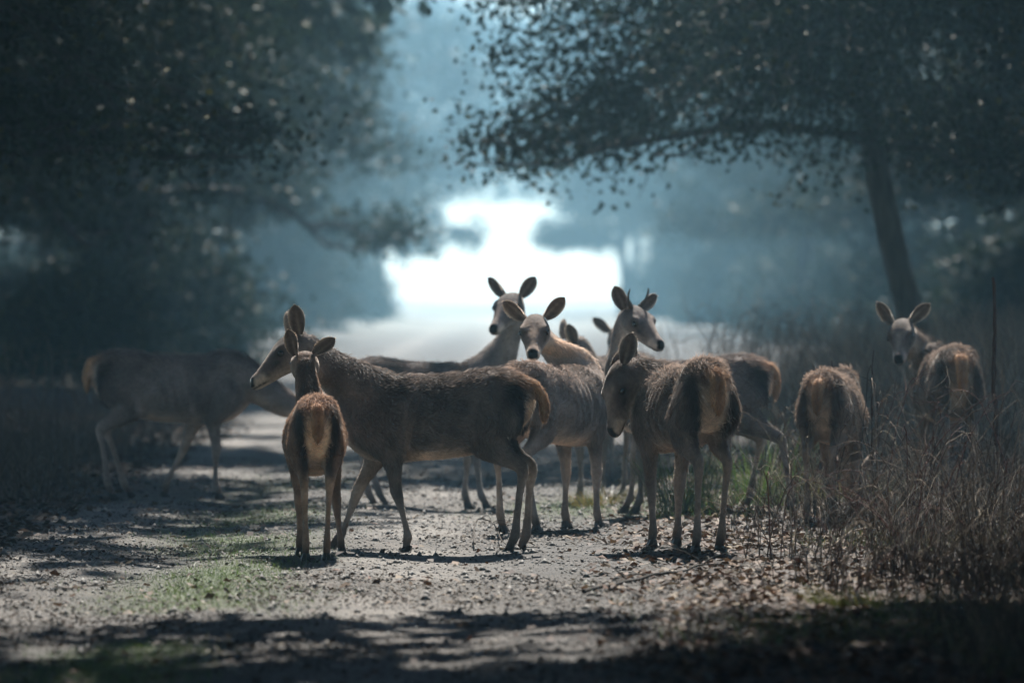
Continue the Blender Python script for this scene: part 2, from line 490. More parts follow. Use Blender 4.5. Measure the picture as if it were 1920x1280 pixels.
# oaks added, mostly out of view, to shade the foreground and side mist
SHADE_OAK = make_tree(41, H=13, r=6.2, z0=4.2, trunk_r=.28, skirt=0.0, clumps=1500, per=30, leaf=.30, big=.42, low_to=8)
for x, y, rot, lab in ((-6.0, 26.5, .3, 'unseen oak on the left verge, added to shade the ground before the herd'), (4.6, 25.5, 2.0, 'unseen oak on the right verge, added to shade the ground before the herd'),
                       (-6.2, 21.8, 2.2, 'unseen oak on the left verge between the foreground and the herd, added for shade'), (4.4, 21, 3.5, 'unseen oak on the right verge between the foreground and the herd, added for shade'), (-5.6, 17, 4.0, 'unseen oak on the left verge, added to shade the foreground track'), (4.9, 16, 5.1, 'unseen oak on the right verge, added to shade the foreground track'),
                       (-6.9, 36, 2.6, 'unseen oak on the left, added to shade the mist around the left-hand hind'), (-7.2, 44.5, 1.9, 'oak added over the nearest oak at the upper left to shade the mist'), (-7.2, 55, 4.6, 'oak added behind the nearest oak on the left to shade the mist'), (-7.8, 74, .9, 'oak added between the two broad oaks on the left to shade the mist'), (9.6, 62, 3.3, 'oak added behind the leaning oak on the right to shade the mist'), (10.5, 75, 1.2, 'oak added behind the bare thickets on the right to shade the mist'), (9.4, 46, 5.3, 'oak added over the upper right corner to shade the mist'),
                       (10.2, 38.5, 5.6, 'unseen oak on the right, added to shade the mist by the tall dry stalk'),
                       (-5.2, -2, 4.9, 'unseen oak added behind the camera on the left to block sky light'), (5.3, -3, .5, 'unseen oak added behind the camera on the right to block sky light'), (-5.0, 8, 1.0, 'unseen oak on the left verge beside the camera, added for shade'), (5.0, 7, 3.0, 'unseen oak on the right verge beside the camera, added for shade')):
    put_tree(SHADE_OAK, 'oak_tree', lab, x, y, rot, 1.14 if y > 44 else 1.0)

TALL = make_tree(43, H=18, r=7.0, z0=5.8, trunk_r=.13, ragged=4.0, shift=(3.8, 0), clumps=800, per=34, leaf=.24, big=.36, low_to=10)
for x, y, sc in ((-9.5, 300, 1.0), (9.8, 306, 1.0), (-10.2, 330, 1.12), (10.4, 338, 1.12), (-9.4, 352, 1.25), (9.9, 360, 1.25), (-10.5, 385, 1.3), (10.8, 392, 1.3)):
    put_tree(TALL, 'oak_tree', 'faint tall oak closing the far end of the track above the glow', x, y, 0.0 if x < 0 else math.pi, sc, 'oaks closing the far end of the track')

put_tree(FAR[1], 'oak_tree', 'pale hazy oak at the left edge of the bright opening', -6.2, 248, 1.0, 1.25)
put_tree(FAR[0], 'oak_tree', 'pale hazy oak at the right edge of the bright opening', 5.4, 254, 2.0, 1.25)
put_tree(FAR[2], 'oak_tree', 'faint oak behind the right edge of the bright opening', 6.4, 285, 4.0, 1.4)
# undergrowth beneath the trees
def make_shrub(seed, h=1.8, r=1.7, clumps=110, per=50, leaf=.12):
    rng = np.random.RandomState(seed)
    acc = Acc()
    for i in range(9):
        az = i * 2.4; u = np.linspace(0, 1, 7)
        ln = r * rng.uniform(.4, .9)
        pts = np.stack([np.cos(az) * ln * u, np.sin(az) * ln * u, -.05 + h * rng.uniform(.6, .9) * u ** .8], 1) + np.cumsum(rng.randn(7, 3) * .03, axis=0)
        v, f = tube_np(pts, .025 * (1 - .8 * u), 5); acc.add(v, f)
    st = acc.mesh('stem', True)
    d = rng.randn(clumps, 3); d /= np.linalg.norm(d, axis=1)[:, None]; d[:, 2] = np.abs(d[:, 2])
    C = d * np.array([r, r, h]) * (rng.uniform(.3, 1, (clumps, 1)) ** .5) * (.75 + .4 * vnoise(d[:, 0] * 3 + 9, d[:, 1] * 3 + d[:, 2] * 2 + 9, seed)[:, None])
    P = np.repeat(C, per, axis=0) + rng.randn(clumps * per, 3) * .2
    P[:, 2] = np.maximum(P[:, 2], .03)
    V, F, c = leaf_cloud(rng, P, leaf); a2 = Acc(); a2.add(V, F, c)
    return st, a2.mesh('foliage')
SHRUB = [make_shrub(51), make_shrub(52, 1.5, 2.0), make_shrub(53, 2.3, 1.9, 140)]
def put_shrub(k, label, x, y, rot, sc, group):
    e = empty('shrub', (x, y, float(gz(x, y)))); e.rotation_euler = (0, 0, rot); e.scale = (sc,) * 3
    tag(e, label, 'shrub', group)
    link('stem', SHRUB[k][0], MAT_BARK, e); link('foliage', SHRUB[k][1], MAT_LEAF, e)
for y in np.arange(72, 150, 5.0):
    for x in ((-6.0, -9.5, -13.0, -17.0, -21.0) if y < 95 else (-9.0, -13.0, -17.0, -21.0)):
        if -x > 3 + y * .13 or rng.rand() < .15: continue
        put_shrub(rng.randint(3), 'dark shrub in the undergrowth beneath the oaks on the left', x + rng.uniform(-1.2, .5), y + rng.uniform(-2, 2), rng.uniform(0, 6), rng.uniform(.75, 1.2), 'undergrowth beneath the oaks on the left')
for y in np.arange(74, 165, 6.0):
    for x in (8.5, 12.0, 16.0, 20.0):
        if x > 3 + y * .13 or rng.rand() < .2: continue
        put_shrub(rng.randint(3), 'dark shrub in the undergrowth beneath the oaks on the right', x + rng.uniform(-.3, 1.2), y + rng.uniform(-2, 2), rng.uniform(0, 6), rng.uniform(.9, 1.35), 'undergrowth beneath the oaks on the right')

for y in np.arange(168, 252, 8.0):
    for x in (7.6, 10.5, 13.5, 17.0, 21.0, 25.0):
        for side, word in ((-1, 'left'), (1, 'right')):
            if x > 2 + y * .115 or rng.rand() < .25: continue
            put_shrub(2, 'hazy shrub under the misty oaks on the %s of the far track' % word, side * (x + rng.uniform(-.5, 1.2)), y + rng.uniform(-3, 3), rng.uniform(0, 6), rng.uniform(1.0, 1.6), 'hazy shrubs on the %s of the far track' % word)
# ------------------------------------------------------------------ deer
def catmull(P, n):
    """resample rows of P (k,d) at n points, Catmull-Rom with chord parameter"""
    P = np.asarray(P, float); k = len(P)
    u = np.linspace(0, k - 1, n)
    i = np.clip(u.astype(int), 0, k - 2); t = (u - i)[:, None]
    p0 = P[np.clip(i - 1, 0, k - 1)]; p1 = P[i]; p2 = P[i + 1]; p3 = P[np.clip(i + 2, 0, k - 1)]
    return 0.5 * ((2 * p1) + (-p0 + p2) * t + (2 * p0 - 5 * p1 + 4 * p2 - p3) * t * t + (-p0 + 3 * p1 - 3 * p2 + p3) * t ** 3)

class Body:
    """collects lofts; every loft vertex carries coat colour, hair length and hair direction"""
    def __init__(s): s.v = []; s.f = []; s.col = []; s.hl = []; s.hd = []; s.n = 0; s.out = []
    def loft(s, C, ra, rb, side, colf, hlf, n=22, k=None, p=2.0, down=0.0):
        """C (m,3) centres, ra along 'up', rb along 'side'; k widens the top (+) or bottom (-)"""
        C = np.asarray(C, float); m = len(C)
        ra = np.asarray(ra, float); rb = np.asarray(rb, float)
        side = np.asarray(side, float)
        if side.ndim == 1: side = np.tile(side, (m, 1))
        k = np.zeros(m) if k is None else np.asarray(k, float)
        T = np.gradient(C, axis=0); T /= np.linalg.norm(T, axis=1)[:, None] + 1e-9
        S = side - (side * T).sum(1)[:, None] * T; S /= np.linalg.norm(S, axis=1)[:, None] + 1e-9
        U = np.cross(T, S)
        th = np.linspace(0, 2 * np.pi, n, endpoint=False)
        sn, cs = np.sin(th), np.cos(th)
        e = 2.0 / p
        su = np.sign(sn) * np.abs(sn) ** e; sc = np.sign(cs) * np.abs(cs) ** e
        w = 1 + k[:, None] * sn[None, :]
        V = C[:, None, :] + (ra[:, None] * su[None, :])[..., None] * U[:, None, :] + (rb[:, None] * sc[None, :] * w)[..., None] * S[:, None, :]
        V = V.reshape(-1, 3)
        u = np.linspace(0, 1, m)
        uu = np.repeat(u, n); ss = np.tile(sn, m); cc = np.tile(cs, m)
        colr = colf(uu, ss, cc, V); hl = hlf(uu, ss, cc, V)
        hd = np.repeat(T, n, axis=0) + np.array([0, 0, -down])
        hd /= np.linalg.norm(hd, axis=1)[:, None]
        base = s.n
        i = np.arange(m - 1)[:, None] * n; j = np.arange(n)[None, :]; j2 = (j + 1) % n
        f = np.stack([i + j, i + j2, i + n + j2, i + n + j], -1).reshape(-1, 4) + base
        s.f += f.tolist()
        s.f.append([base + q for q in range(n)][::-1]); s.f.append([base + (m - 1) * n + q for q in range(n)])
        s.v.append(V); s.col.append(colr); s.hl.append(hl); s.hd.append(hd); s.n += len(V)
        return U, S, T

def ear_mesh(base, d, face, length, width, tint):
    """cupped leaf-shaped ear, two skins. base point, direction d, face = direction the cup opens to"""
    d = np.asarray(d, float); d /= np.linalg.norm(d)
    face = np.asarray(face, float); face = face - face.dot(d) * d; face /= np.linalg.norm(face)
    w = np.cross(d, face)
    nu, nv = 14, 9
    V = []; Cc = []
    for layer in (0, 1):
        for i in range(nu):
            u = i / (nu - 1)
            prof = 0.34 + 0.66 * math.sin(math.pi * min(1, 0.12 + u * 0.62) ** 0.9) if u < 0.55 else 1.0
            if u >= 0.55: prof = max(0.02, (1 - ((u - 0.55) / 0.45) ** 2.3)) ** 0.72
            if u < 0.55: prof = 0.42 + 0.58 * math.sin(math.pi / 2 * u / 0.55)
            hw = width * 0.5 * prof
            curl = 1.9 * (1 - u) ** 1.3 + 0.75          # how far the edges wrap round
            for j in range(nv):
                v = -1 + 2 * j / (nv - 1)
                a = v * curl * 0.8
                r = hw / max(0.55, math.sin(min(curl * 0.8, math.pi / 2)))
                off = (1 - math.cos(a)) * r * 0.9
                lat = math.sin(a) * r
                th = 0.006 * (1 - u * 0.6) * (1 - 0.7 * v * v)
                p = base + d * (u * length) + w * lat + face * (off - 0.018 * math.sin(u * 2.6)) - face * (th if layer else -th * 0.2)
                V.append(p)
                rim = abs(v) ** 6
                if layer == 0:
                    c = np.array([0.085, 0.062, 0.05]) * (1 - rim) + np.array([0.42, 0.36, 0.29]) * rim
                    streak = max(0, math.cos(v * 7.0)) * (1 - u) * 0.55
                    c = c * (1 - streak) + np.array([0.30, 0.25, 0.2]) * streak
                else:
                    c = np.array([0.12, 0.09, 0.068]) * (1 - rim) + np.array([0.36, 0.30, 0.24]) * rim
                    c = c * (1 - 0.45 * u ** 3)
                Cc.append(c * tint)
    V = np.array(V); Cc = np.array(Cc)
    f = []
    for layer in (0, 1):
        o = layer * nu * nv
        for i in range(nu - 1):
            for j in range(nv - 1):
                q = [o + i * nv + j, o + i * nv + j + 1, o + (i + 1) * nv + j + 1, o + (i + 1) * nv + j]
                f.append(q if layer == 0 else q[::-1])
    N = nu * nv
    for i in range(nu - 1):
        for j in (0, nv - 1):
            q = [i * nv + j, (i + 1) * nv + j, N + (i + 1) * nv + j, N + i * nv + j]
            f.append(q if j == 0 else q[::-1])
    for j in range(nv - 1):
        f.append([(nu - 1) * nv + j, (nu - 1) * nv + j + 1, N + (nu - 1) * nv + j + 1, N + (nu - 1) * nv + j][::-1])
    return V, f, Cc, d, w, face

FRONT = np.array([  # x, z, fore-aft radius, lateral radius, lateral position
    (.335, .84, .120, .050, .085), (.330, .76, .135, .066, .105), (.310, .67, .115, .066, .110), (.280, .58, .080, .056, .105), (.285, .49, .056, .046, .100),
    (.297, .41, .042, .038, .096), (.302, .365, .043, .039, .094), (.300, .325, .036, .034, .092), (.297, .25, .0245, .0235, .090), (.295, .16, .0235, .0235, .088),
    (.298, .105, .034, .032, .088), (.316, .062, .028, .030, .088), (.326, .03, .033, .033, .088)])
HIND = np.array([
    (-.350, .92, .140, .058, .080), (-.350, .82, .180, .080, .095), (-.330, .73, .172, .082, .104), (-.325, .66, .135, .070, .104), (-.380, .600, .088, .052, .100),
    (-.445, .550, .058, .039, .096), (-.507, .512, .049, .036, .093), (-.520, .465, .039, .031, .092), (-.505, .37, .026, .0235, .090), (-.487, .23, .025, .0235, .089),
    (-.475, .120, .036, .032, .089), (-.450, .065, .028, .030, .089), (-.437, .03, .033, .033, .089)])
TRUNK = np.array([  # x, z centre, half height, half width, k
    (.555, .800, .060, .050, 0), (.525, .795, .120, .085, 0), (.460, .785, .180, .120, -.05), (.380, .775, .225, .145, -.12), (.290, .770, .247, .165, -.16), (.180, .775, .247, .185, -.14),
    (.060, .780, .240, .200, -.12), (-.060, .785, .238, .205, -.10), (-.180, .800, .232, .198, -.06), (-.290, .835, .220, .178, 0), (-.390, .865, .198, .160, 0),
    (-.470, .870, .165, .135, 0), (-.525, .865, .125, .100, 0), (-.555, .860, .060, .050, 0)])

HOOF_ME = {}
def hoof_mesh():
    if 'h' in HOOF_ME: return HOOF_ME['h']
    V = []; F = []
    for sgn in (-1, 1):
        b = len(V)
        ring0 = [(-.030, .002), (.000, .002), (.045, .006), (.062, .010), (.052, .030), (.015, .037), (-.024, .032)]
        for z, sc, sh in ((0, 1, 0), (.022, .95, -.006), (.048, .74, -.018), (.066, .55, -.024)):
            for x, y in ring0:
                V.append((x * sc + sh + .0, sgn * (y * sc + .002), z))
        n = len(ring0)
        for l in range(3):
            for j in range(n):
                q = [b + l * n + j, b + l * n + (j + 1) % n, b + (l + 1) * n + (j + 1) % n, b + (l + 1) * n + j]
                F.append(q if sgn > 0 else q[::-1])
        top = [b + 3 * n + j for j in range(n)]; bot = [b + j for j in range(n)]
        F.append(top if sgn > 0 else top[::-1]); F.append(bot[::-1] if sgn > 0 else bot)
    me = bpy.data.meshes.new('hoof'); me.from_pydata(V, [], F); me.update()
    me.materials.append(MAT_HOOF)
    HOOF_ME['h'] = me
    return me

def eye_mesh(r):
    bm = bmesh.new()
    bmesh.ops.create_uvsphere(bm, u_segments=14, v_segments=10, radius=r)
    me = bpy.data.meshes.new('eye'); bm.to_mesh(me); bm.free()
    me.polygons.foreach_set('use_smooth', np.ones(len(me.polygons), bool))
    me.materials.append(MAT_EYE)
    return me
EYE = {}

def deer(name, label, px, y, heading, scale=1.0, poll=None, nose=None, roll=0.0, face=None, legs=None, ears=None, coat=(1, 1, 1), warm=0.0, shaggy=1.0,
         hairs=30000, rust=1.0, rump=1.0, bony=1.0, antlers=False, voxel=0.0105, belly=1.0, foot_py=None, tail=(0, 0), ear_len=0.178, neck_th=1.0, group='deer of the herd on the track'):
    """heading: degrees, 0 = walking away from the camera, 90 = to the right, -90 = to the left, 180 = towards the camera.
    poll / nose: (px, py, depth offset from y) of the skull top and the nose tip."""
    rng = np.random.RandomState(abs(hash(label)) % 1000 if False else sum(map(ord, label)) % 9973)
    X0 = (px - 960.0) / (F_PX / y)
    h = R(heading)
    fx, fy = math.sin(h), math.cos(h)                 # world direction of local +x
    M = np.array([[fx, -fy, 0], [fy, fx, 0], [0, 0, 1.0]])   # columns: local x, local y(left), z
    base_z = float(gz(X0, y)) - 0.012
    def to_local(P):
        return (M.T @ (np.array(P) - np.array([X0, y, base_z]))) / scale
    coat = np.asarray(coat, float)
    G = np.array([.114, .100, .090]) ; DARK = np.array([.045, .033, .027]); PALE = np.array([.34, .28, .225]); RUST = np.array([.165, .098, .058]); CREAM = np.array([.60, .51, .41])
    Gc = mixc(G, np.array([.155, .102, .066]), np.array([warm]))[0]
    B = Body()
    Y = np.array([0, 1.0, 0])
    # trunk
    tr = catmull(TRUNK, 40)
    tr[:, 2] *= 1.0
    ca = np.stack([tr[:, 0], tr[:, 0] * 0, tr[:, 1]], 1)
    zb = np.where((tr[:, 0] < .3) & (tr[:, 0] > -.35), (belly - 1) * .25, 0)
    def trunk_col(u, s, c, V):
        o = mixc(Gc, DARK * 1.3, sstep(.15, .95, s) * .7)
        o = mixc(o, PALE * 1.2, sstep(-.60, -.92, s) * .9)
        o = mixc(o, Gc * 1.35, sstep(.1, -.55, s) * (1 - sstep(-.72, -.95, s)) * .5)
        o = mixc(o, RUST, sstep(.72, .97, u) * sstep(.0, .7, s) * .8 * rust)
        return o
    def trunk_hl(u, s, c, V):
        return (.026 + .018 * sstep(.6, 1, s) + .016 * sstep(.7, .95, u) - .008 * sstep(-.5, -1, s)) * shaggy
    # side vector for the trunk loft runs with -x tangent: T = -x, side = y  -> U = T x S = -z ; use -y so up is +z
    B.loft(ca, tr[:, 2] + zb * .5, tr[:, 3] * belly, -Y, trunk_col, trunk_hl, n=30, k=tr[:, 4], down=.35)
    # tail
    tx, ty = tail
    tl = catmull([(-.490, 0, .985, .02, .03), (-.550, .0 + ty * .3, .980, .028, .040), (-.586 - tx * .5, ty * .6, .925, .030, .042), (-.596 - tx, ty, .855, .030, .040), (-.594 - tx, ty, .795, .022, .030), (-.592 - tx, ty, .755, .008, .012)], 14)
    B.loft(tl[:, :3], tl[:, 3], tl[:, 4], Y, lambda u, s, c, V: mixc(RUST * 1.1, np.array([.30, .20, .12]), sstep(.3, 1, np.abs(c))), lambda u, s, c, V: .024 + 0 * u, n=14)
    # legs
    legs = legs or {}
    foot_pts = {}
    for key, base, sg in (('fl', FRONT, 1), ('fr', FRONT, -1), ('hl', HIND, 1), ('hr', HIND, -1)):
        P = base.copy()
        ps = legs.get(key, (0, 0, 0))
        top = P[0, 1]
        if len(ps) <= 3:
            dx, dy, lift = (list(ps) + [0, 0, 0])[:3]
            w = np.clip((top - .12 - P[:, 1]) / (top - .12), 0, 1) ** 0.9
            P[:, 0] += dx * w
            yy = sg * P[:, 4] + dy * w
            P[:, 1] += lift * w ** 2
        else:                                   # explicit joint shifts: (dx_mid, dz_mid, dx_foot, dz_foot, dy_foot)
            dxm, dzm, dxf, dzf, dyf = ps
            q = np.clip((top - .12 - P[:, 1]) / (top - .12), 0, 1)
            wm = np.clip(q / .52, 0, 1); wf = np.clip((q - .52) / .44, 0, 1)
            P[:, 0] += dxm * wm * (1 - wf) + dxf * wf
            P[:, 1] += dzm * wm * (1 - wf) + dzf * wf
            yy = sg * P[:, 4] + dyf * q
        slim = 1 - .15 * sstep(.62, .45, base[:, 1])
        PP = catmull(np.stack([P[:, 0], yy, P[:, 1], P[:, 2] * slim, P[:, 3] * slim], 1), 44)
        hind = key[0] == 'h'
        def leg_col(u, s, c, V, hind=hind, sg=sg):
            # c: lateral (+ outward when side = outward), s: fore-aft
            o = mixc(Gc, Gc * 1.05, sstep(.25, .6, u))
            inner = sstep(.1, .8, -c)
            o = mixc(o, PALE * .8, inner * sstep(.1, .3, u) * (1 - sstep(.5, .8, u) * .6) * .6)
            o = mixc(o, DARK * .9, sstep(.80, .92, u) * .75)
            if hind: o = mixc(o, PALE * .8, sstep(.0, .9, -s * sg) * sstep(.45, .62, u) * (1 - sstep(.75, .9, u)) * .45)
            return o
        def leg_hl(u, s, c, V):
            return .020 * (1 - sstep(.15, .55, u)) * shaggy + .011
        B.loft(PP[:, :3], PP[:, 3], PP[:, 4], Y * sg, leg_col, leg_hl, n=18)
        foot_pts[key] = (PP[-1, :3].copy(), (PP[-1, :3] - PP[-6, :3]))
    # head frame
    S = lambda p: to_local(at(p[0], p[1], y + p[2]))
    pl = S(poll) if poll is not None else np.array([.72, 0, 1.22])
    ns = S(nose) if nose is not None else pl + np.array([.3, 0, -.18])
    hf = ns - pl; hf /= np.linalg.norm(hf)
    nd_ = pl - np.array([.34, 0, .85]); nd_[2] *= .3; nd_ /= np.linalg.norm(nd_)
    up = np.array([0, 0, 1.0]) * (1 - abs(hf[2]) ** 3) + nd_ * abs(hf[2]) ** 3
    if face is not None: up = M.T @ np.array(face, float)
    hs = np.cross(up, hf); hs /= np.linalg.norm(hs)
    hu = np.cross(hf, hs)
    cr, sr = math.cos(R(roll)), math.sin(R(roll))
    hs, hu = hs * cr + hu * sr, hu * cr - hs * sr
    HP = lambda t, u_, s_: pl + hf * t + hu * u_ + hs * s_
    HEAD = np.array([  # t, up, half height, half width, k (+ wide top)
        (-.062, -.060, .030, .030, 0), (-.045, -.060, .062, .058, 0), (.000, -.064, .092, .080, .02), (.050, -.070, .104, .092, .06), (.105, -.072, .101, .094, .16), (.150, -.076, .090, .082, .18),
        (.205, -.082, .074, .064, .08), (.260, -.090, .062, .053, -.04), (.310, -.094, .051, .046, -.08), (.348, -.095, .045, .044, 0), (.372, -.092, .033, .034, .1), (.382, -.088, .014, .016, 0)])
    hd = catmull(HEAD, 44)[::-1]
    HC = pl + hd[:, :1] * hf + hd[:, 1:2] * hu
    def head_col(u, s, c, V):
        t = np.interp(u, np.linspace(0, 1, 44), hd[:, 0])
        o = mixc(Gc * 1.0, np.array([.135, .105, .088]), sstep(.05, .2, t))
        o = mixc(o, DARK * 1.1, sstep(.1, .6, s) * sstep(.08, .02, t) * .8)
        o = mixc(o, PALE, sstep(-.1, -.6, s) * .55)
        o = mixc(o, CREAM, sstep(.28, .31, t) * (1 - sstep(.36, .368, t)) * sstep(.25, -.1, s) * .6)
        o = mixc(o, np.array([.014, .012, .012]), sstep(.342, .356, t) * sstep(-.35, -.1, s))                   # nose pad
        o = mixc(o, np.array([.03, .025, .022]), sstep(.28, .33, t) * np.exp(-((s + .42) / .12) ** 2) * .9)     # mouth
        return o
    B.loft(HC, hd[:, 2], hd[:, 3], -hs, head_col, lambda u, s, c, V: .009 + .012 * sstep(.75, 1, u), n=24, k=hd[:, 4], p=2.15)
    for sg in (1, -1):                                  # brow ridges and cheeks
        q = catmull([HP(.180, -.024, sg * .060), HP(.145, -.006, sg * .073), HP(.100, -.002, sg * .078)], 8)
        B.loft(q, np.array([.006, .014, .017, .018, .018, .016, .013, .006]), np.array([.006, .012, .014, .015, .015, .013, .011, .006]), hu,
               lambda u, s, c, V: np.tile(Gc * .9, (len(u), 1)), lambda u, s, c, V: .006 + 0 * u, n=10)
    # neck
    n0 = np.array([.34, 0, .850]); n0t = np.array([.62, 0, .55])
    pe = HP(-.005, -.06, 0)
    d_pb = np.linalg.norm(pe - n0)
    p1 = n0 + n0t * d_pb * .42
    p2 = pe + (-hf * .28 - hu * .55 + np.array([0, 0, -.25])) * d_pb * .38
    tt = np.linspace(0, 1, 34)[:, None]
    NC = ((1 - tt) ** 3 * pe + 3 * (1 - tt) ** 2 * tt * p2 + 3 * (1 - tt) * tt ** 2 * p1 + tt ** 3 * n0)
    q = tt[:, 0]
    nra = np.interp(q, [0, .2, .45, .7, .88, 1], [.080, .092, .110, .145, .180, .198]) * neck_th
    nrb = np.interp(q, [0, .2, .45, .7, .88, 1], [.068, .072, .082, .100, .120, .128]) * neck_th
    sd = hs[None, :] * (1 - q[:, None]) + Y[None, :] * q[:, None]
    if hs.dot(Y) < 0: pass
    # keep the side vector continuous when the head looks backwards
    sides = []
    a0, a1 = hs, Y
    for qq in q:
        v = a0 * (1 - qq) + a1 * qq
        if np.linalg.norm(v) < .2: v = np.cross(hf, [0, 0, 1.0]) * .5 + v
        sides.append(-v)
    sides = np.array(sides)
    def neck_col(u, s, c, V):
        o = mixc(Gc * 1.15, DARK * .95, sstep(.35, .95, s) * .8)
        o = mixc(o, PALE * 1.1, sstep(-.1, -.8, s) * (1 - sstep(.3, .9, u)) * .7)
        return o
    B.loft(NC, nra, nrb, sides, neck_col, lambda u, s, c, V: (.022 + .022 * sstep(.3, 1, s) + .010 * sstep(-.3, -1, s)) * (.6 + .4 * sstep(.1, .4, u)) * shaggy, n=24)
    # ---- fuse
    V0 = np.concatenate(B.v); C0 = np.concatenate(B.col); L0 = np.concatenate(B.hl); D0 = np.concatenate(B.hd)
    me0 = bpy.data.meshes.new('tmp'); me0.from_pydata(V0.tolist(), [], B.f)
    bm = bmesh.new(); bm.from_mesh(me0); bmesh.ops.recalc_face_normals(bm, faces=bm.faces[:]); bm.to_mesh(me0); bm.free()
    ob0 = bpy.data.objects.new('tmp', me0); col.objects.link(ob0)
    md = ob0.modifiers.new('r', 'REMESH'); md.mode = 'VOXEL'; md.voxel_size = voxel; md.adaptivity = 0
    ms = ob0.modifiers.new('s', 'SMOOTH'); ms.factor = 0.5; ms.iterations = 7
    dg = bpy.context.evaluated_depsgraph_get()
    me = bpy.data.meshes.new_from_object(ob0.evaluated_get(dg))
    bpy.data.objects.remove(ob0); bpy.data.meshes.remove(me0)
    nv = len(me.vertices)
    V = np.empty(nv * 3, np.float32); me.vertices.foreach_get('co', V); V = V.reshape(-1, 3).astype(float)
    kd = KDTree(len(V0))
    for i, p in enumerate(V0): kd.insert(p, i)
    kd.balance()
    K = 5
    idx = np.empty((nv, K), int); dd = np.empty((nv, K))
    for i in range(nv):
        for j, (co, ii, ds) in enumerate(kd.find_n(V[i], K)):
            idx[i, j] = ii; dd[i, j] = ds
    w = 1 / (dd + .004) ** 2; w /= w.sum(1)[:, None]
    C = (C0[idx] * w[..., None]).sum(1); HL = (L0[idx] * w).sum(1); HD = (D0[idx] * w[..., None]).sum(1)
    N = np.empty(nv * 3, np.float32); me.vertex_normals.foreach_get('vector', N); N = N.reshape(-1, 3).astype(float)
    x, yv, z = V.T
    ay = np.abs(yv)
    G3 = lambda cx, cy_, cz, sx, sy, sz: np.exp(-((x - cx) / sx) ** 2 - ((ay - cy_) / sy) ** 2 - ((z - cz) / sz) ** 2)
    rel = -.026 * G3(-.185, .16, .86, .075, .07, .09)                     # flank hollow
    rel += .012 * G3(-.36, .11, 1.02, .05, .05, .05)                      # hip bone
    rel += -.014 * G3(.155, .17, .70, .030, .08, .16)                     # groove behind the shoulder
    rel += .010 * G3(.33, .12, .93, .05, .06, .09) + .010 * G3(.40, .11, .74, .06, .06, .07)   # shoulder blade, point of shoulder
    rel += -.012 * G3(-.225, .16, .66, .028, .07, .10)                    # edge of the thigh
    rel += .010 * G3(-.47, .11, .80, .05, .05, .07)                       # seat bone
    ribs = np.sin((x + .25 * (z - .75)) * 95) * sstep(-.16, -.08, x) * sstep(.20, .10, x) * sstep(.58, .66, z) * sstep(.95, .86, z) * (ay > .08)
    rel = rel * bony + ribs * .0028 * bony
    rel += .006 * (vnoise(x * 9 + 11, z * 9 + yv * 7 + 5, int(rng.randint(99))) - .5)
    V = V + N * rel[:, None]
    # rump marking: pale panel either side of the tail, dark borders, rusty top
    x, yv, z = V.T
    near_body = (z > .50)
    rear = sstep(-.36, -.44, x) * sstep(.25, -.35, N[:, 0]) * near_body
    ay = np.abs(yv)
    wid = .034 + .040 * sstep(.62, .86, z)
    pale = rear * sstep(wid + .025, wid - .010, ay) * sstep(.975, .885, z) * sstep(.48, .58, z)
    istail = sstep(-.585, -.60, x) * sstep(.045, .03, ay) * (z > .78)
    dark = rear * sstep(wid + .005, wid + .03, ay) * sstep(wid + .10, wid + .05, ay) * sstep(1.02, .95, z) * sstep(.5, .6, z)
    tailpix = ((x < -.578) & (z > .74) & (ay < .065 + abs(ty)))
    pale = np.where(tailpix, 0, pale)
    C = mixc(C, DARK * .5, dark * (.5 + .45 * rump))
    C = mixc(C, CREAM, pale * .9 * rump)
    # mottling
    mot = .68 + .64 * vnoise(x * 14 + yv * 5 + 50, z * 14 + 20, int(rng.randint(99)))
    mot2 = .75 + .5 * vnoise(x * 5 + 9, z * 5 + yv * 9 + 20, int(rng.randint(99)))
    coat = coat * np.array([1.48, 1.44, 1.42])
    C = C * (mot * mot2)[:, None] * coat
    gl = np.ones(nv)
    hp = (V - pl); tq = hp @ hf; uq = hp @ hu; sq = hp @ hs
    nose_m = sstep(.345, .36, tq) * (np.abs(sq) < .06) * (uq > -.15) * (tq < .40) * (uq < 0)
    gl = 1 - .95 * nose_m * sstep(-.115, -.095, uq)
    onhead = ((tq > -.08) & (tq < .42) & (np.abs(sq) < .125) & (uq > -.21) & (uq < .07)) * 1.0
    aq = np.abs(sq)
    g2 = lambda a, ca, b, cb: np.exp(-(a / ca) ** 2 - (b / cb) ** 2) * onhead
    C = mixc(C, DARK * .70 * coat, g2(tq - .075, .060, sq, .060) * (uq > -.05) * .95)
    C = mixc(C, PALE * .8 * coat, g2(tq - .150, .018, aq - .046, .018) * (uq > -.04) * .6)
    C = mixc(C, PALE * .75 * coat, g2(sq, .022, 0, 1) * sstep(.14, .18, tq) * (1 - sstep(.28, .33, tq)) * (uq > -.06) * .6)
    C = mixc(C, PALE * 1.5 * coat, g2(aq - .04, .022, uq + .090, .034) * sstep(.27, .31, tq) * .85)
    C = mixc(C, DARK * .9 * coat, g2(aq - .062, .020, tq - .215, .05) * (uq > -.085) * .55)
    C = mixc(C, DARK * .40 * coat, g2(tq - .150, .036, uq + .036, .028) * (aq > .045) * .97)
    C = mixc(C, DARK * .45 * coat, g2(tq - .195, .022, uq + .068, .014) * (aq > .04) * .8)
    C = mixc(C, np.array([.02, .016, .014]), sstep(.27, .31, tq) * np.exp(-((uq + .122 + .10 * (.33 - tq)) / .006) ** 2) * onhead * .9)
    C = mixc(C, np.array([.012, .010, .010]), sstep(.346, .356, tq) * sstep(.036, .028, aq) * sstep(-.112, -.102, uq) * onhead)
    nos = np.exp(-((np.abs(sq) - .022) / .009) ** 2 - ((uq + .088) / .011) ** 2) * (tq > .345)
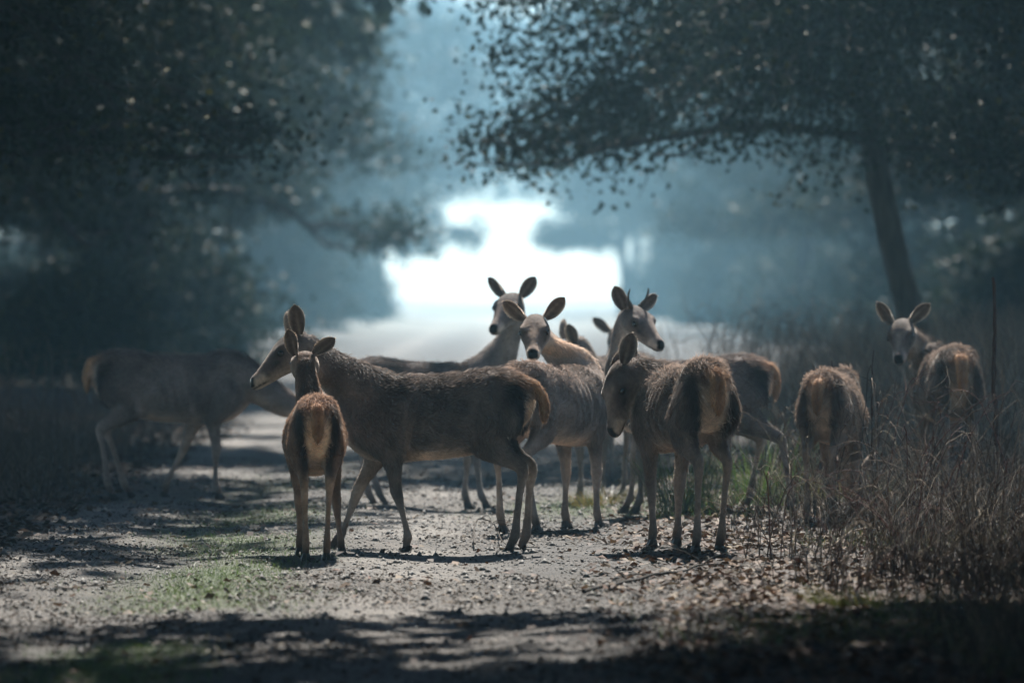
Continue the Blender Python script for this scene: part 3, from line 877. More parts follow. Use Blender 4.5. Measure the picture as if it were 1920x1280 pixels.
    C = mixc(C, np.array([.003, .003, .003]), np.clip(nos, 0, 1))
    # ears joined in
    ears = ears or [((-.25, .80, .62), (.75, .15, .45)), ((-.25, .80, -.62), (.75, .15, -.45))]
    Vs = [V]; Cs = [np.concatenate([C, gl[:, None]], 1)]
    nf = len(me.polygons)
    lp = np.empty(nf * 4, np.int32) if all_quads(me) else None
    me.loops.foreach_get('vertex_index', lp); F4 = [lp.reshape(-1, 4)]
    off = nv; earinfo = []
    for sg, (ed, ef) in zip((1, -1), ears):
        b_ = HP(-.012, -.008, sg * .058)
        dvec = hf * ed[0] + hu * ed[1] + hs * ed[2]
        fvec = hf * ef[0] + hu * ef[1] + hs * ef[2]
        ev, ef_, ec, d_, w_, fc_ = ear_mesh(b_, dvec, fvec, ear_len, ear_len * .55, coat)
        Vs.append(ev); Cs.append(np.concatenate([ec, np.ones((len(ec), 1))], 1)); F4.append(np.array(ef_) + off); off += len(ev)
        earinfo.append((ev, ec, d_, w_, fc_))
    bpy.data.meshes.remove(me)
    me = mesh_np(name + '_body', np.concatenate(Vs) * scale, np.concatenate(F4), True)
    set_col(me, 'coat', np.concatenate(Cs))
    root = link(name, me, MAT_COAT)
    root.location = (X0, y, base_z)
    root.rotation_euler = (0, 0, math.atan2(fy, fx))
    tag(root, label, 'deer', group)
    # eyes
    key = round(scale, 3)
    if key not in EYE: EYE[key] = eye_mesh(.0205 * scale)
    for sg in (1, -1):
        e = link('eye', EYE[key], MAT_EYE, root)
        e.location = Vector(HP(.148, -.034, sg * .0755) * scale)
    # hooves
    for kx, (p, d) in foot_pts.items():
        hv = link('hoof', hoof_mesh(), MAT_HOOF, root)
        hv.scale = (.88 * scale,) * 3
        hv.location = Vector((p[0] * scale, p[1] * scale, max(0, p[2] - .034) * scale))
    if antlers:
        for sg in (1, -1):
            b_ = HP(.025, .030, sg * .045)
            dv = hu * .92 + hs * sg * .22 - hf * .12
            L_ = .135
            pts = [b_ + dv * L_ * t + hs * sg * .02 * math.sin(t * 3) for t in np.linspace(-.1, 1, 9)]
            tv, tf = tube_np(np.array(pts) * scale, np.array([.018, .019, .016, .010, .0085, .008, .0075, .0065, .002]) * scale, 8)
            am = mesh_np('antler', tv, tf, True)
            link('antler', am, MAT_ANTLER, root)
    # ---- fur
    tri = F4[0]
    A = V[tri[:, 0]]; Bq = V[tri[:, 1]]; Cq = V[tri[:, 2]]; Dq = V[tri[:, 3]]
    area = np.linalg.norm(np.cross(Cq - A, Dq - Bq), axis=1)
    hlf = HL[tri[:, 0]]
    nohair = (gl[tri[:, 0]] > .6)
    wgt = area * nohair * np.clip(hlf / .02, .75, 1.2)
    # most hairs where the camera can see them from a step either side
    vdir = M.T @ np.array([X0, y, .4]); vdir /= np.linalg.norm(vdir)
    facing = N[tri[:, 0]] @ vdir
    wgt = wgt * np.where(facing > .55, .12, 1.0)
    fi = rng.choice(len(tri), hairs, p=wgt / wgt.sum())
    r1 = rng.rand(hairs, 1); r2 = rng.rand(hairs, 1)
    P = (A[fi] * (1 - r1) + Bq[fi] * r1) * (1 - r2) + (Dq[fi] * (1 - r1) + Cq[fi] * r1) * r2
    vi = tri[fi, 0]
    n_ = N[vi]; t_ = HD[vi]; hl = HL[vi] * (.6 + .8 * rng.rand(hairs)); cc = C[vi]
    t_ = t_ - (t_ * n_).sum(1)[:, None] * n_
    t_ /= np.linalg.norm(t_, axis=1)[:, None] + 1e-6
    b_ = np.cross(n_, t_)
    clump = vnoise(P[:, 0] * 22 + 40, P[:, 2] * 22 + P[:, 1] * 17 + 40, 11) - .5
    t_ = t_ + b_ * (clump[:, None] * 1.1 + rng.randn(hairs, 1) * .22)
    lay = (.17 + .17 * rng.rand(hairs, 1)) * np.clip(HL[vi][:, None] / .018, .8, 1) + .25 * (vnoise(P[:, 0] * 9, P[:, 2] * 9 + P[:, 1] * 7, 4)[:, None] - .4) * shaggy
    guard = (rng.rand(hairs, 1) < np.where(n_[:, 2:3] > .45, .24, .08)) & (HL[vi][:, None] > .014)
    lay = lay + guard * rng.uniform(.3, .8, (hairs, 1))
    d_ = t_ + n_ * lay; d_ /= np.linalg.norm(d_, axis=1)[:, None]
    d2 = t_ + n_ * lay * .35 + np.array([0, 0, -.15]); d2 /= np.linalg.norm(d2, axis=1)[:, None]
    sv = np.cross(d_, rng.randn(hairs, 3)); sv /= np.linalg.norm(sv, axis=1)[:, None] + 1e-6
    sv = sv * .5 + b_ * .8; sv /= np.linalg.norm(sv, axis=1)[:, None] + 1e-6
    wd = (.0011 + .0007 * rng.rand(hairs, 1)) * np.clip(30 / y, .9, 1.1) * (.6 + .4 * np.clip(hl[:, None] / .02, 0, 1))
    P = P - n_ * np.clip(hl[:, None] * .05, .0003, .002)
    m1 = P + d_ * hl[:, None] * .55; tip = m1 + d2 * hl[:, None] * .5
    HV = np.stack([P + sv * wd, P - sv * wd, m1 - sv * wd * .75, m1 + sv * wd * .75, tip - sv * wd * .15, tip + sv * wd * .15], 1).reshape(-1, 3)
    bi = np.arange(hairs)[:, None] * 6
    HF = np.concatenate([bi + np.array([[0, 1, 2]]), bi + np.array([[0, 2, 3]]), bi + np.array([[3, 2, 4]])])
    bright = (.75 + .7 * rng.rand(hairs, 1)) * np.where(guard, np.where(n_[:, 2:3] > .45, 1.7, 1.3), 1.0)  # upright hairs lightened, most along the back: rim light put into the colour
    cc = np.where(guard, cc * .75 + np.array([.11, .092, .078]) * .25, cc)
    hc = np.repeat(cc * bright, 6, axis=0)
    hc = hc.reshape(-1, 6, 3); hc[:, :2] *= .7; hc[:, 4:] *= 1.6  # tips lightened to paint in the backlit rim glow
    # ear fringe
    EV = []; EF = []; EC = []; base = len(HV)
    for ev, ec, d__, w__, fc__ in earinfo:
        nfr = 260
        ii = rng.randint(0, 14, nfr); jj = np.where(rng.rand(nfr) < .75, np.where(rng.rand(nfr) < .5, 0, 8), rng.randint(0, 9, nfr))
        pos = ev[ii * 9 + jj] + rng.randn(nfr, 3) * .002
        dirv = d__ * .75 + w__ * (np.where(jj == 0, -1, np.where(jj == 8, 1, 0)) * .5)[:, None] + fc__ * .35 + rng.randn(nfr, 3) * .25
        dirv /= np.linalg.norm(dirv, axis=1)[:, None]
        ln = .003 + .004 * rng.rand(nfr, 1)
        s2 = np.cross(dirv, rng.randn(nfr, 3)); s2 /= np.linalg.norm(s2, axis=1)[:, None]
        q6 = np.stack([pos + s2 * .0005, pos - s2 * .0005, pos + dirv * ln * .6 - s2 * .0007, pos + dirv * ln * .6 + s2 * .0007, pos + dirv * ln - s2 * .0002, pos + dirv * ln + s2 * .0002], 1).reshape(-1, 3)
        bi = np.arange(nfr)[:, None] * 6 + base
        EF.append(bi + np.array([[0, 1, 2]])); EF.append(bi + np.array([[0, 2, 3]])); EF.append(bi + np.array([[3, 2, 4]])); base += len(q6)
        EV.append(q6); EC.append(np.tile(np.array([.36, .31, .26]) * coat, (len(q6), 1)))
    HV = np.concatenate([HV] + EV); HF = np.concatenate([HF] + EF); hc = np.concatenate([hc.reshape(-1, 3)] + EC)
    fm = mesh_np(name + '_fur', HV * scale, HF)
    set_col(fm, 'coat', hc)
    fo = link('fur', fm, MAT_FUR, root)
    fo['kind'] = 'stuff'
    return root

def all_quads(me):
    return len(me.loops) == 4 * len(me.polygons)
# ------------------------------------------------------------------ ground cover
MAT_LITTER = attr_mat('dead_leaf', 'tint', rough=.7, spec=.2, transl=.12)
MAT_STONE = attr_mat('gravel_stone', 'tint', rough=.7, spec=.25)
MAT_GRASS = attr_mat('grass_blade', 'tint', rough=.5, spec=.35, transl=.35)
MAT_STEM = attr_mat('dry_stem', 'tint', rough=.8, spec=.12, noise_scale=60, noise_amt=.35)

def view_points(rng, n, y0, y1, xmin, xmax, dens):
    """random ground points inside the wedge the camera can see (a step wider), accepted by dens(x, y)"""
    out = []
    tot = 0
    while tot < n:
        m = n * 2
        y = y0 * (y1 / y0) ** rng.rand(m)
        hw = y * .097 + 1.2
        x = rng.uniform(-1, 1, m) * hw
        ok = (x > xmin) & (x < xmax) & (rng.rand(m) < dens(x, y))
        out.append(np.stack([x[ok], y[ok]], 1)); tot += int(ok.sum())
        if not ok.any(): break
    return np.concatenate(out)[:n]

def scatter_leaves(name, label, n, dens, size, cols, seed, y0=17, y1=46, lift=.004, kind='dead leaves'):
    rng = np.random.RandomState(seed)
    P = view_points(rng, n, y0, y1, -9, 9, dens); n = len(P)
    z = gz(P[:, 0], P[:, 1]) + lift + rng.rand(n) * .012
    c0 = np.column_stack([P, z])
    az = rng.uniform(0, 2 * np.pi, n); tilt = rng.randn(n, 1) * .42
    d = np.stack([np.cos(az), np.sin(az), np.zeros(n)], 1) + np.array([0, 0, 1]) * tilt
    d /= np.linalg.norm(d, axis=1)[:, None]
    s = np.cross(d, np.array([0, 0, 1.0]) + rng.randn(n, 3) * .35); s /= np.linalg.norm(s, axis=1)[:, None]
    u = np.cross(s, d)
    l = size * (.6 + .8 * rng.rand(n, 1)); w = l * (.28 + .15 * rng.rand(n, 1)); cu = l * rng.uniform(-.1, .35, (n, 1))
    V = np.stack([c0 - d * l * .5 + u * cu * .4, c0 - d * l * .1 + s * w + u * cu, c0 + d * l * .5 + u * cu * .6, c0 - d * l * .1 - s * w + u * cu], 1).reshape(-1, 3)
    V[:, 2] = np.maximum(V[:, 2], np.repeat(z, 4) - .006)
    F = np.arange(n * 4).reshape(-1, 4)
    cols = np.array(cols)
    c = cols[rng.randint(len(cols), size=n)] * (.35 + .75 * rng.rand(n, 1))
    me = mesh_np(name, V, F); set_col(me, 'tint', np.repeat(c, 4, axis=0))
    return tag(link(name, me, MAT_LITTER), label, None, None, 'stuff')

BROWN = [(.085, .045, .025), (.12, .065, .035), (.17, .105, .060), (.055, .035, .024), (.19, .14, .085), (.10, .045, .024), (.06, .04, .03)]
scatter_leaves('leaf_litter', 'brown fallen leaves covering the right-hand verge', 42000, lambda x, y: np.clip(verge(x, y) * 1.1 + .02, 0, 1) * (.25 + .75 * vnoise(x * 2 + 5, y * 1.5, 31)), .050, BROWN, 61)
scatter_leaves('track_litter', 'small dead leaves and bark chips strewn over the gravel track', 36000, lambda x, y: (1 - verge(x, y) * .8) * sstep(.25, .7, vnoise(x * 1.1 + 3, y * .5 + 9, 22)) * .9 + .08, .023,
               [(.05, .035, .025), (.08, .055, .04), (.12, .09, .065), (.19, .16, .12), (.035, .028, .022), (.06, .045, .03)], 62)
scatter_leaves('left_litter', 'dark leaf litter under the oaks at the left', 12000, lambda x, y: sstep(-2.6, -3.6, x), .07, [(.06, .04, .028), (.10, .065, .04), (.17, .12, .09)], 63, y0=26, y1=60)

def gravel(n, seed):
    rng = np.random.RandomState(seed)
    P = view_points(rng, n, 17, 44, -4.2, 2.0, lambda x, y: (1 - verge(x, y)) * (1 - .8 * strip(x, y)))
    n = len(P)
    r = .005 + .008 * rng.rand(n, 1) ** 2.5 + .016 * (rng.rand(n, 1) < .03)
    c0 = np.column_stack([P, gz(P[:, 0], P[:, 1]) + .3 * r[:, 0]])
    az = rng.uniform(0, 6.28, n)
    dirs = np.array([(1, 0, -.35), (0, 1, -.35), (-1, 0, -.35), (0, -1, -.35), (0, 0, .75)])
    V = np.empty((n, 5, 3))
    ca, sa = np.cos(az), np.sin(az)
    for k, d in enumerate(dirs):
        q = d[None, :] * (.75 + .6 * rng.rand(n, 1))
        V[:, k, 0] = c0[:, 0] + (q[:, 0] * ca - q[:, 1] * sa) * r[:, 0]
        V[:, k, 1] = c0[:, 1] + (q[:, 0] * sa + q[:, 1] * ca) * r[:, 0]
        V[:, k, 2] = c0[:, 2] + q[:, 2] * r[:, 0]
    T = np.array([(0, 1, 4), (1, 2, 4), (2, 3, 4), (3, 0, 4), (2, 1, 0), (3, 2, 0)])
    F = (np.arange(n)[:, None, None] * 5 + T[None]).reshape(-1, 3)
    g = (.05 + .15 * rng.rand(n, 1) ** 1.5) * np.array([1, .95, .88])
    me = mesh_np('gravel', V.reshape(-1, 3), F); set_col(me, 'tint', np.repeat(g, 5, axis=0))
    tag(link('gravel', me, MAT_STONE), 'grey gravel of the forest track', None, None, 'stuff')
gravel(27000, 64)

def blades(name, label, P, h, w, cols, seed, bend=.5, seg=3, mat=None, spread=.3):
    """curved tapering blades rooted at P (n,2)"""
    rng = np.random.RandomState(seed)
    n = len(P)
    z = gz(P[:, 0], P[:, 1]) - .01
    base = np.column_stack([P, z])
    az = rng.uniform(0, 6.28, n); out = np.stack([np.cos(az), np.sin(az), 0 * az], 1)
    hh = h * (.45 + .9 * rng.rand(n, 1)) if np.isscalar(h) else h[:, None]
    bd = bend * (.3 + 1.2 * rng.rand(n, 1)); ln = rng.randn(n, 2) * spread
    sd = np.stack([-np.sin(az + .6), np.cos(az + .6), 0 * az], 1)
    rows = []
    for k in range(seg + 1):
        t = k / seg
        p = base + np.column_stack([ln * hh * t, hh[:, 0] * (t - .35 * bd[:, 0] * t ** 2.5)]) + out * hh * bd * t ** 2
        ww = w * (1 - t * .92)
        rows += [p - sd * ww, p + sd * ww]
    V = np.stack(rows, 1).reshape(-1, 3)
    q = np.array([[2 * k, 2 * k + 1, 2 * k + 3, 2 * k + 2] for k in range(seg)])
    F = (np.arange(n)[:, None, None] * (2 * seg + 2) + q[None]).reshape(-1, 4)
    cols = np.array(cols); c = cols[rng.randint(len(cols), size=n)] * (.65 + .7 * rng.rand(n, 1))
    me = mesh_np(name, V, F); set_col(me, 'tint', np.repeat(c, 2 * seg + 2, axis=0))
    return link(name, me, mat or MAT_GRASS)

GREEN = [(.060, .110, .020), (.085, .140, .028), (.12, .16, .045), (.045, .075, .02)]
DRY = [(.085, .065, .045), (.045, .034, .025), (.19, .155, .105), (.028, .022, .018), (.035, .026, .020), (.04, .026, .020)]
rng = np.random.RandomState(71)
P = view_points(rng, 22000, 17, 46, -9, 9, lambda x, y: np.clip(strip(x, y) + .8 * green_right(x, y), 0, 1))
tag(blades('grass', 'short green grass on the strip between the wheel tracks', P, .045, .0022, GREEN, 72, .8, 2), 'short green grass on the strip between the wheel tracks', None, None, 'stuff')
P = view_points(rng, 9000, 17, 44, .3, 9, lambda x, y: verge(x, y) * sstep(.5, .75, vnoise(x * .9 + 1, y * .5 + 4, 33)))
tag(blades('verge_grass', '', P, .10, .0022, GREEN[:2] + [(.13, .12, .03), (.17, .13, .06)], 73, .7, 3), 'yellow-green grass sprouting through the leaf litter', None, None, 'stuff')
P = view_points(rng, 15000, 19, 44, 1.2, 9, lambda x, y: sstep(1.5, 3.0, x + (vnoise(x, y * .6, 35) - .5) * 1.2) * (.3 + .7 * vnoise(x * 1.4, y * .8 + 7, 34)))
tag(blades('dry_grass', '', P, .46, .0027, DRY, 74, .75, 4, MAT_STEM, .35), 'tangled dry grass on the right-hand verge', None, None, 'stuff')
P = view_points(rng, 10500, 38, 60, 1.8, 9, lambda x, y: sstep(2.0, 3.2, x) * (.2 + .8 * sstep(.35, .7, vnoise(x * .8, y * .3 + 7, 36))))
tag(blades('far_dry_grass', '', P, 1.05, .0065, [(.20, .165, .13), (.14, .11, .085), (.28, .23, .17)], 75, .45, 3, MAT_STEM, .25), 'grey-brown dry brush behind the herd at the right', None, None, 'stuff')
P = view_points(rng, 3500, 36, 60, -9, -2.6, lambda x, y: sstep(-2.8, -3.8, x))
tag(blades('left_dry_grass', '', P, .40, .005, [(.09, .07, .05), (.06, .05, .035), (.14, .11, .08)], 76, .6, 4, MAT_STEM, .3), 'low dark dry grass under the oaks at the left', None, None, 'stuff')

# rush tussocks
def tussock(label, px, py, h, n, r, cols, seed, bend=.35):
    y = CAM_H * F_PX / (py - HORIZON); x = (px - 960) * y / F_PX
    rr = np.random.RandomState(seed)
    a = rr.uniform(0, 6.28, n); q = r * np.sqrt(rr.rand(n))
    o = blades('grass_tussock', '', np.stack([x + q * np.cos(a), y + q * np.sin(a)], 1), h, .0032, cols, seed, bend, 4)
    tag(o, label, 'grass', 'grass tussocks on the verge')
tussock('dark green rush tussock seen between the legs of the head-down hind', 1285, 975, .52, 300, .22, GREEN[:1] + [(.03, .05, .02), (.10, .10, .05)], 81)
tussock('green-grey tussock beside the stretched hind leg of the young stag', 1428, 968, .62, 260, .25, GREEN[:2] + [(.16, .15, .10)], 82, .5)
tussock('yellowish tussock behind the feet of the hind facing the camera', 1128, 950, .16, 260, .22, [(.20, .15, .05), (.15, .12, .04), (.09, .10, .03)], 83, .9)
tussock('bright moss-green tussock low at the right foreground', 1660, 1165, .14, 420, .34, [(.10, .11, .02), (.13, .12, .03), (.07, .09, .02)], 84, 1.0)
tussock('yellow-green tussock behind the brambles below the grazing deer', 1640, 950, .22, 360, .5, [(.20, .19, .05), (.14, .14, .04)], 85, .8)

# brambles: arching bare stems, each plant a thing with its stems as parts
def arch(rr, b, h, reach, az, wob=.04, n=14, curl=1.0):
    t = np.linspace(0, 1, n)
    p = np.stack([b[0] + np.cos(az) * reach * t ** 1.3, b[1] + np.sin(az) * reach * t ** 1.3, b[2] + h * np.sin(np.pi * .5 * np.clip(t * (1 + .55 * curl), 0, 2)) ** .9], 1)
    return p + np.cumsum(rr.randn(n, 3) * wob * .3, axis=0) * t[:, None]
STEM_COL = [(.075, .050, .036), (.045, .032, .025), (.15, .11, .08), (.24, .19, .14), (.10, .045, .035)]
def bramble(label, x, y, n, h, reach, seed, thick=.0042):
    n = int(n * 1.8)
    rr = np.random.RandomState(seed)
    z = float(gz(x, y)) - .02
    e = empty('bramble', (x, y, z)); tag(e, label, 'bramble', 'brambles on the right-hand verge')
    for i in range(n):
        p = arch(rr, (rr.randn() * .12, rr.randn() * .12, 0), h * rr.uniform(.5, 1.15), reach * rr.uniform(.2, 1.1), rr.uniform(0, 6.28), curl=rr.uniform(-.3, 1.0))
        t = np.linspace(0, 1, len(p))
        a = Acc(); c = np.array(STEM_COL[rr.randint(len(STEM_COL))])
        v, f = tube_np(p, thick * rr.uniform(.6, 1.3) * (1 - .75 * t), 5); a.add(v, f, c)
        for k in range(rr.randint(1, 5)):
            j = rr.randint(4, len(p) - 1); tt = np.linspace(0, 1, 6)
            q = p[j] + np.outer(tt, rr.randn(3) * .10 + np.array([0, 0, .05])) + np.outer(tt ** 2, rr.randn(3) * .05)
            v, f = tube_np(q, thick * .45 * (1 - .8 * tt), 4); a.add(v, f, c)
        link('stem', a.mesh('stem', True), MAT_STEM, e)
rr = np.random.RandomState(90)
BR = [('leafless bramble arching in front of the grazing deer', 1520, 985, 14, .75, .5), ('thin bramble stems between the two right-hand deer', 1630, 1000, 14, .85, .55), ('bramble tangle hiding the legs of the hind at the right', 1740, 1010, 16, .75, .7),
      ('bramble at the right edge beneath the tall dry stalk', 1860, 1000, 16, .8, .6), ('low bramble sprawling over the leaf litter, nearest the shaggy hind', 1440, 1060, 10, .45, .5), ('dark bramble heap at the right edge, in front of the others', 1850, 1090, 18, .62, .6),
      ('dense bramble mound at the right, just above the moss-green tussock', 1700, 1085, 18, .52, .6), ('bare upright stems in the right foreground', 1560, 1130, 9, .42, .3), ('short bramble in the lower right corner', 1800, 1200, 12, .35, .4), ('isolated pale twig standing in the lower middle of the leaf litter', 1380, 1200, 3, .22, .1),
      ('dark upright twig standing left of the pale one in the foreground', 1240, 1215, 3, .30, .08), ('bramble shoots beside the stag hind leg', 1480, 960, 8, .6, .5)]
for i, (lab, px, py, n, h, reach) in enumerate(BR):
    y = CAM_H * F_PX / (py - HORIZON)
    bramble(lab, (px - 960) * y / F_PX, y, n, h, reach, 100 + i)

for i, (lab, px, py, n, h, reach) in enumerate([('pale curled dry stem in front of the hind at the right', 1715, 985, 4, .62, .35), ('pale drooping dry stems below the grazing deer', 1540, 1010, 4, .42, .35), ('pale arching dry stem at the right edge', 1890, 985, 4, .75, .4)]):
    y = CAM_H * F_PX / (py - HORIZON)
    keep, STEM_COL = STEM_COL, [(.36, .30, .22), (.30, .24, .17)]
    bramble(lab, (px - 960) * y / F_PX, y, n, h, reach, 160 + i, .0032)
    STEM_COL = keep
# tall dry stalk at the right
def stalk(label, px, py_base, py_top, seed, r=.011):
    y = CAM_H * F_PX / (py_base - HORIZON); b = at(px, py_base, y); tp = at(px + 4, py_top, y)
    rr = np.random.RandomState(seed)
    t = np.linspace(0, 1, 26)
    p = np.outer(1 - t, [0, 0, -.03]) + np.outer(t, np.array(tp - b)) + np.cumsum(rr.randn(26, 3) * np.array([.004, .004, 0]), axis=0)
    a = Acc()
    rad = r * (1 - .55 * t) * (1 + .25 * (np.arange(26) % 3 == 0))
    v, f = tube_np(p, rad, 7); a.add(v, f, (.06, .032, .022))
    o = link('dry_stalk', a.mesh('dry_stalk', True), MAT_STEM); o.location = (b.x, b.y, float(gz(b.x, b.y)))
    tag(o, label, 'plant stalk')
stalk('tall straight reddish dry stalk rising at the right edge', 1868, 975, 545, 121, .020)
stalk('shorter thin dry stalk in front of the grazing deer', 1560, 985, 690, 122, .006)
stalk('thin dry stalk between the grazing deer and the right-hand hind', 1640, 990, 670, 123, .006)

# fallen sticks
def stick(label, pts_px, r, seed, twigs=0, col_=(.055, .045, .036)):
    rr = np.random.RandomState(seed)
    P = []
    for (px, py, dz) in pts_px:
        y = CAM_H * F_PX / (py - HORIZON); x = (px - 960) * y / F_PX
        P.append((x, y, float(gz(x, y)) + dz))
    P = catmull(np.array(P), 30); P += np.cumsum(rr.randn(30, 3) * .003, axis=0)
    o0 = P[0].copy(); P = P - o0
    t = np.linspace(0, 1, 30); a = Acc()
    v, f = tube_np(P, r * (1 - .6 * t), 7); a.add(v, f, col_)
    for k in range(twigs):
        j = rr.randint(6, 28); tt = np.linspace(0, 1, 8)
        d = np.array([rr.uniform(-.35, .35), rr.uniform(-.2, .2), rr.uniform(.03, .22)])
        q = P[j] + np.outer(tt, d) + np.outer(tt ** 2, [rr.uniform(-.1, .1), 0, -.12])
        v, f = tube_np(q, r * .4 * (1 - .7 * tt), 5); a.add(v, f, col_)
    o = link('fallen_stick', a.mesh('fallen_stick', True), MAT_STEM); o.location = o0
    tag(o, label, 'stick', 'fallen sticks on the ground')
stick('thin curled twig on the gravel by the hind hoof of the large hind', [(890, 1028, .03), (893, 1012, .08), (903, 1004, .10), (925, 1002, .06), (950, 1030, .02), (1010, 1037, .015)], .006, 131, 3)
stick('straight dark stick lying beside the front hooves of the camera-facing hind', [(985, 1006, .02), (1050, 1003, .02), (1112, 1000, .02)], .013, 132)
stick('forked dead branch on the leaf litter in front of the shaggy hind', [(1095, 1128, .02), (1160, 1112, .03), (1230, 1098, .05), (1300, 1086, .05), (1345, 1078, .08)], .011, 133, 6, (.03, .025, .02))
stick('pale bent branch resting on the verge near the right-hand brambles', [(1560, 1045, .02), (1610, 1040, .10), (1680, 1035, .06)], .009, 134, 2, (.2, .16, .12))
stick('thin dark twig on the dark gravel at the left', [(120, 1108, .012), (180, 1100, .03), (250, 1085, .02)], .005, 135, 4)

# bare thicket behind the herd at the right
for i, (lab, px, yy, h, n) in enumerate([('grey leafless thicket behind the shaggy hind', 1370, 50, 1.25, 60), ('grey leafless thicket between the young stag and the grazing deer', 1480, 48, 1.15, 60), ('hazy bare thicket beyond the grazing deer', 1590, 54, 1.2, 60), ('bare thicket at the foot of the leaning oak', 1700, 53, 1.0, 50), ('bare thicket at the right edge under the oaks', 1850, 50, 1.0, 50), ('low dark thicket at the left edge under the oaks', 60, 46, .9, 50), ('low dark thicket behind the left-hand hind', 250, 52, .8, 50)]):
    x = (px - 960) * yy / F_PX
    rr = np.random.RandomState(140 + i)
    e = empty('bare_thicket', (x, yy, float(gz(x, yy)) - .03)); tag(e, lab, 'thicket', 'leafless thickets behind the herd')
    a = Acc()
    for k in range(n):
        b = (rr.randn() * .38, rr.randn() * .6, 0)
        p = arch(rr, b, h * rr.uniform(.5, 1.1), rr.uniform(.1, .5), rr.uniform(0, 6.28), .05, 9, rr.uniform(-.4, .7))
        t = np.linspace(0, 1, 9)
        v, f = tube_np(p, .006 * (1 - .7 * t), 4); a.add(v, f, np.array([.14, .11, .09]) * rr.uniform(.5, 1.3))
        for _ in range(5):
            j = rr.randint(3, 9); tt = np.linspace(0, 1, 4)
            q = p[j] + np.outer(tt, rr.randn(3) * .12 + np.array([0, 0, .08]))
            v, f = tube_np(q, .0028 * (1 - .6 * tt), 3); a.add(v, f, np.array([.16, .13, .105]) * rr.uniform(.5, 1.3))
    o = link('twigs', a.mesh('twigs'), MAT_STEM, e); o['kind'] = 'stuff'
HERD = 'red deer of the herd on the track'
# B: the large hind crossing in front
deer('red_deer', 'large grey-brown hind in side view facing left, standing in front on the track', 816, 30.0, -80, 1.0,
     poll=(553, 629, .28), nose=(444, 704, .16), legs={'fl': (-.18, 0, 0), 'fr': (.31, 0, 0), 'hl': (.0, 0, 0), 'hr': (-.04, 0, 0)}, group=HERD,
     ears=[((-.30, .85, .30), (.35, .2, .9)), ((-.40, .80, -.45), (.5, .2, -.8))], hairs=34000, tail=(.03, -.02))
# C: young deer seen from behind
deer('red_deer', 'small young deer seen from behind, rusty rump, beside the large hind', 590, 29.3, -4, .86,
     poll=(572, 664, .52), nose=(566, 690, .95), legs={'fl': (-.05, 0, 0), 'fr': (-.10, -.10, 0), 'hl': (.0, -.02, 0), 'hr': (.02, .03, 0)}, group=HERD, warm=.8, coat=(1.12, 1.0, .92),
     ears=[((-.15, .85, .30), (-.85, .0, .5)), ((-.10, .62, -.75), (-.9, .1, .25))], hairs=32000, shaggy=1.1)
# A: hind at the left edge, neck stretched low
deer('red_deer', 'dark hind at the left edge of the track, neck stretched low behind the young deer', 322, 38.0, 80, 1.03,
     poll=(575, 742, .1), nose=(650, 800, .25), legs={'fl': (-.38, 0, 0), 'fr': (.0, 0, 0), 'hl': (.17, 0, 0), 'hr': (.02, 0, 0)}, group=HERD, coat=(1.2, 1.14, 1.12), rust=.4, rump=.7, hairs=15000, voxel=.012)
# D: hind behind, head up
deer('red_deer', 'pale hind standing behind with raised head and ears spread, turned towards the left', 800, 36.7, 100, 1.0,
     poll=(961, 553, -.1), nose=(919, 600, -.42), legs={'fl': (-.05, 0, 0), 'fr': (.12, 0, 0), 'hl': (.05, 0, 0), 'hr': (.18, 0, 0)}, group=HERD, coat=(1.05, 1.05, 1.1), rust=.3,
     ears=[((-.2, .75, .62), (.8, .1, .3)), ((-.2, .60, -.85), (.8, .1, -.3))], hairs=20000, voxel=.011)
# E: hind looking back at the camera
deer('red_deer', 'hind looking straight at the camera, just behind the rump of the large hind', 1042, 32.6, 32, 1.0,
     poll=(1003, 595, .30), nose=(996, 644, -.05), legs={'fl': (-.05, 0, 0), 'fr': (.06, 0, 0), 'hl': (-.03, 0, 0), 'hr': (.08, 0, 0)}, group=HERD, coat=(1.45, 1.35, 1.28), rust=.3,
     ears=[((-.15, .62, .78), (.95, .0, .2)), ((-.15, .62, -.78), (.95, .0, -.2))], hairs=30000)
# F
deer('red_deer', 'brown deer half hidden behind the camera-facing hind, one pointed ear and its nape showing', 1142, 37.8, 205, 1.0,
     poll=(1068, 640, -.45), nose=(1020, 735, -.55), legs={}, group=HERD, warm=.3, ears=[((-.25, .85, .25), (.9, .1, .3)), ((-.8, .1, -.6), (.4, .1, -.9))], hairs=15000, voxel=.012)
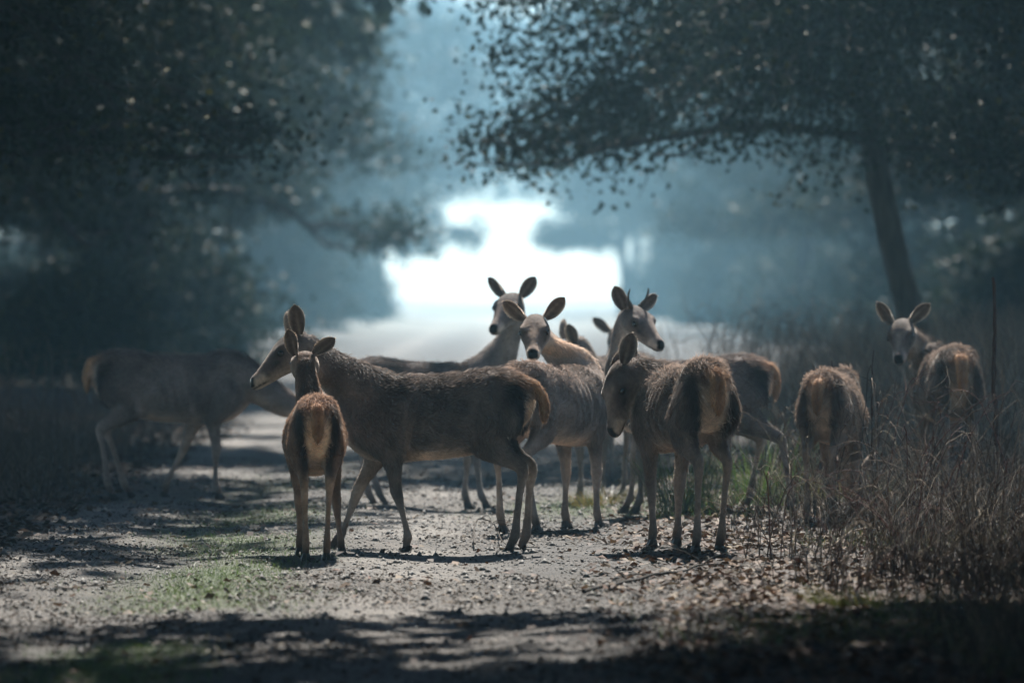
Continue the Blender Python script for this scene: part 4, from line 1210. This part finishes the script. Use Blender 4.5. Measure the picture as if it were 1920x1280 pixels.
# G
deer('red_deer', 'farthest deer, only one pale rounded ear and dark neck showing behind the young stag', 1182, 41.0, 195, .95,
     poll=(1158, 618, -.4), nose=(1172, 690, -.75), legs={}, group=HERD, ears=[((-.2, .6, .8), (.95, .0, .2)), ((-.2, .6, -.8), (.95, .0, -.2))], hairs=9000, voxel=.013)
# H: young stag
deer('red_deer', 'young stag with short spike antlers, head turned to the right above the head-down deer', 1288, 34.4, -90, .98,
     poll=(1186, 578, -.1), nose=(1248, 628, -.36), legs={'fl': (.02, 0, 0), 'fr': (.09, 0, 0), 'hl': (-.25, 0, 0), 'hr': (.06, 0, 0)}, group=HERD, antlers=True, bony=1.3, coat=(1.0, 1.0, 1.05),
     ears=[((-.10, .42, .90), (.9, .0, -.35)), ((-.3, .80, -.5), (.8, .1, -.5))], hairs=30000)
# I: shaggy deer, head down
deer('red_deer', 'shaggy brown hind seen from behind with head lowered to its left, at the grassy verge', 1280, 29.7, -17, 1.03,
     poll=(1156, 688, .36), nose=(1118, 822, .20), face=(-.85, -.5, .1), legs={'fl': (-.06, 0, 0), 'fr': (.05, 0, 0), 'hl': (-.03, 0, 0), 'hr': (.10, 0, 0)}, group=HERD, shaggy=1.4, warm=.3, rust=.7, rump=.75, bony=1.9, belly=.86,
     ears=[((-.95, .15, .25), (.1, .5, .85)), ((-.80, -.47, .28), (0, .5, .85))], hairs=32000)
# K: calf in the grass
deer('red_deer', 'small deer grazing in the tall dry grass, only its rounded rusty rump showing', 1562, 33.0, 14, .90,
     poll=(1600, 880, .9), nose=(1610, 950, 1.05), legs={}, group=HERD, shaggy=1.5, warm=.55, rump=.35, hairs=30000)
# L: hind looking back at the right
deer('red_deer', 'hind beside the leaning tree at the right, turning its head back to the camera', 1776, 35.5, -5, 1.0,
     poll=(1690, 602, .30), nose=(1679, 662, -.05), legs={}, group=HERD, shaggy=1.3, warm=.3, rump=.3, rust=.8, coat=(.95, .95, .95),
     ears=[((-.15, .5, .85), (.95, .0, .2)), ((-.2, .85, -.50), (.95, .0, -.2))], hairs=30000)
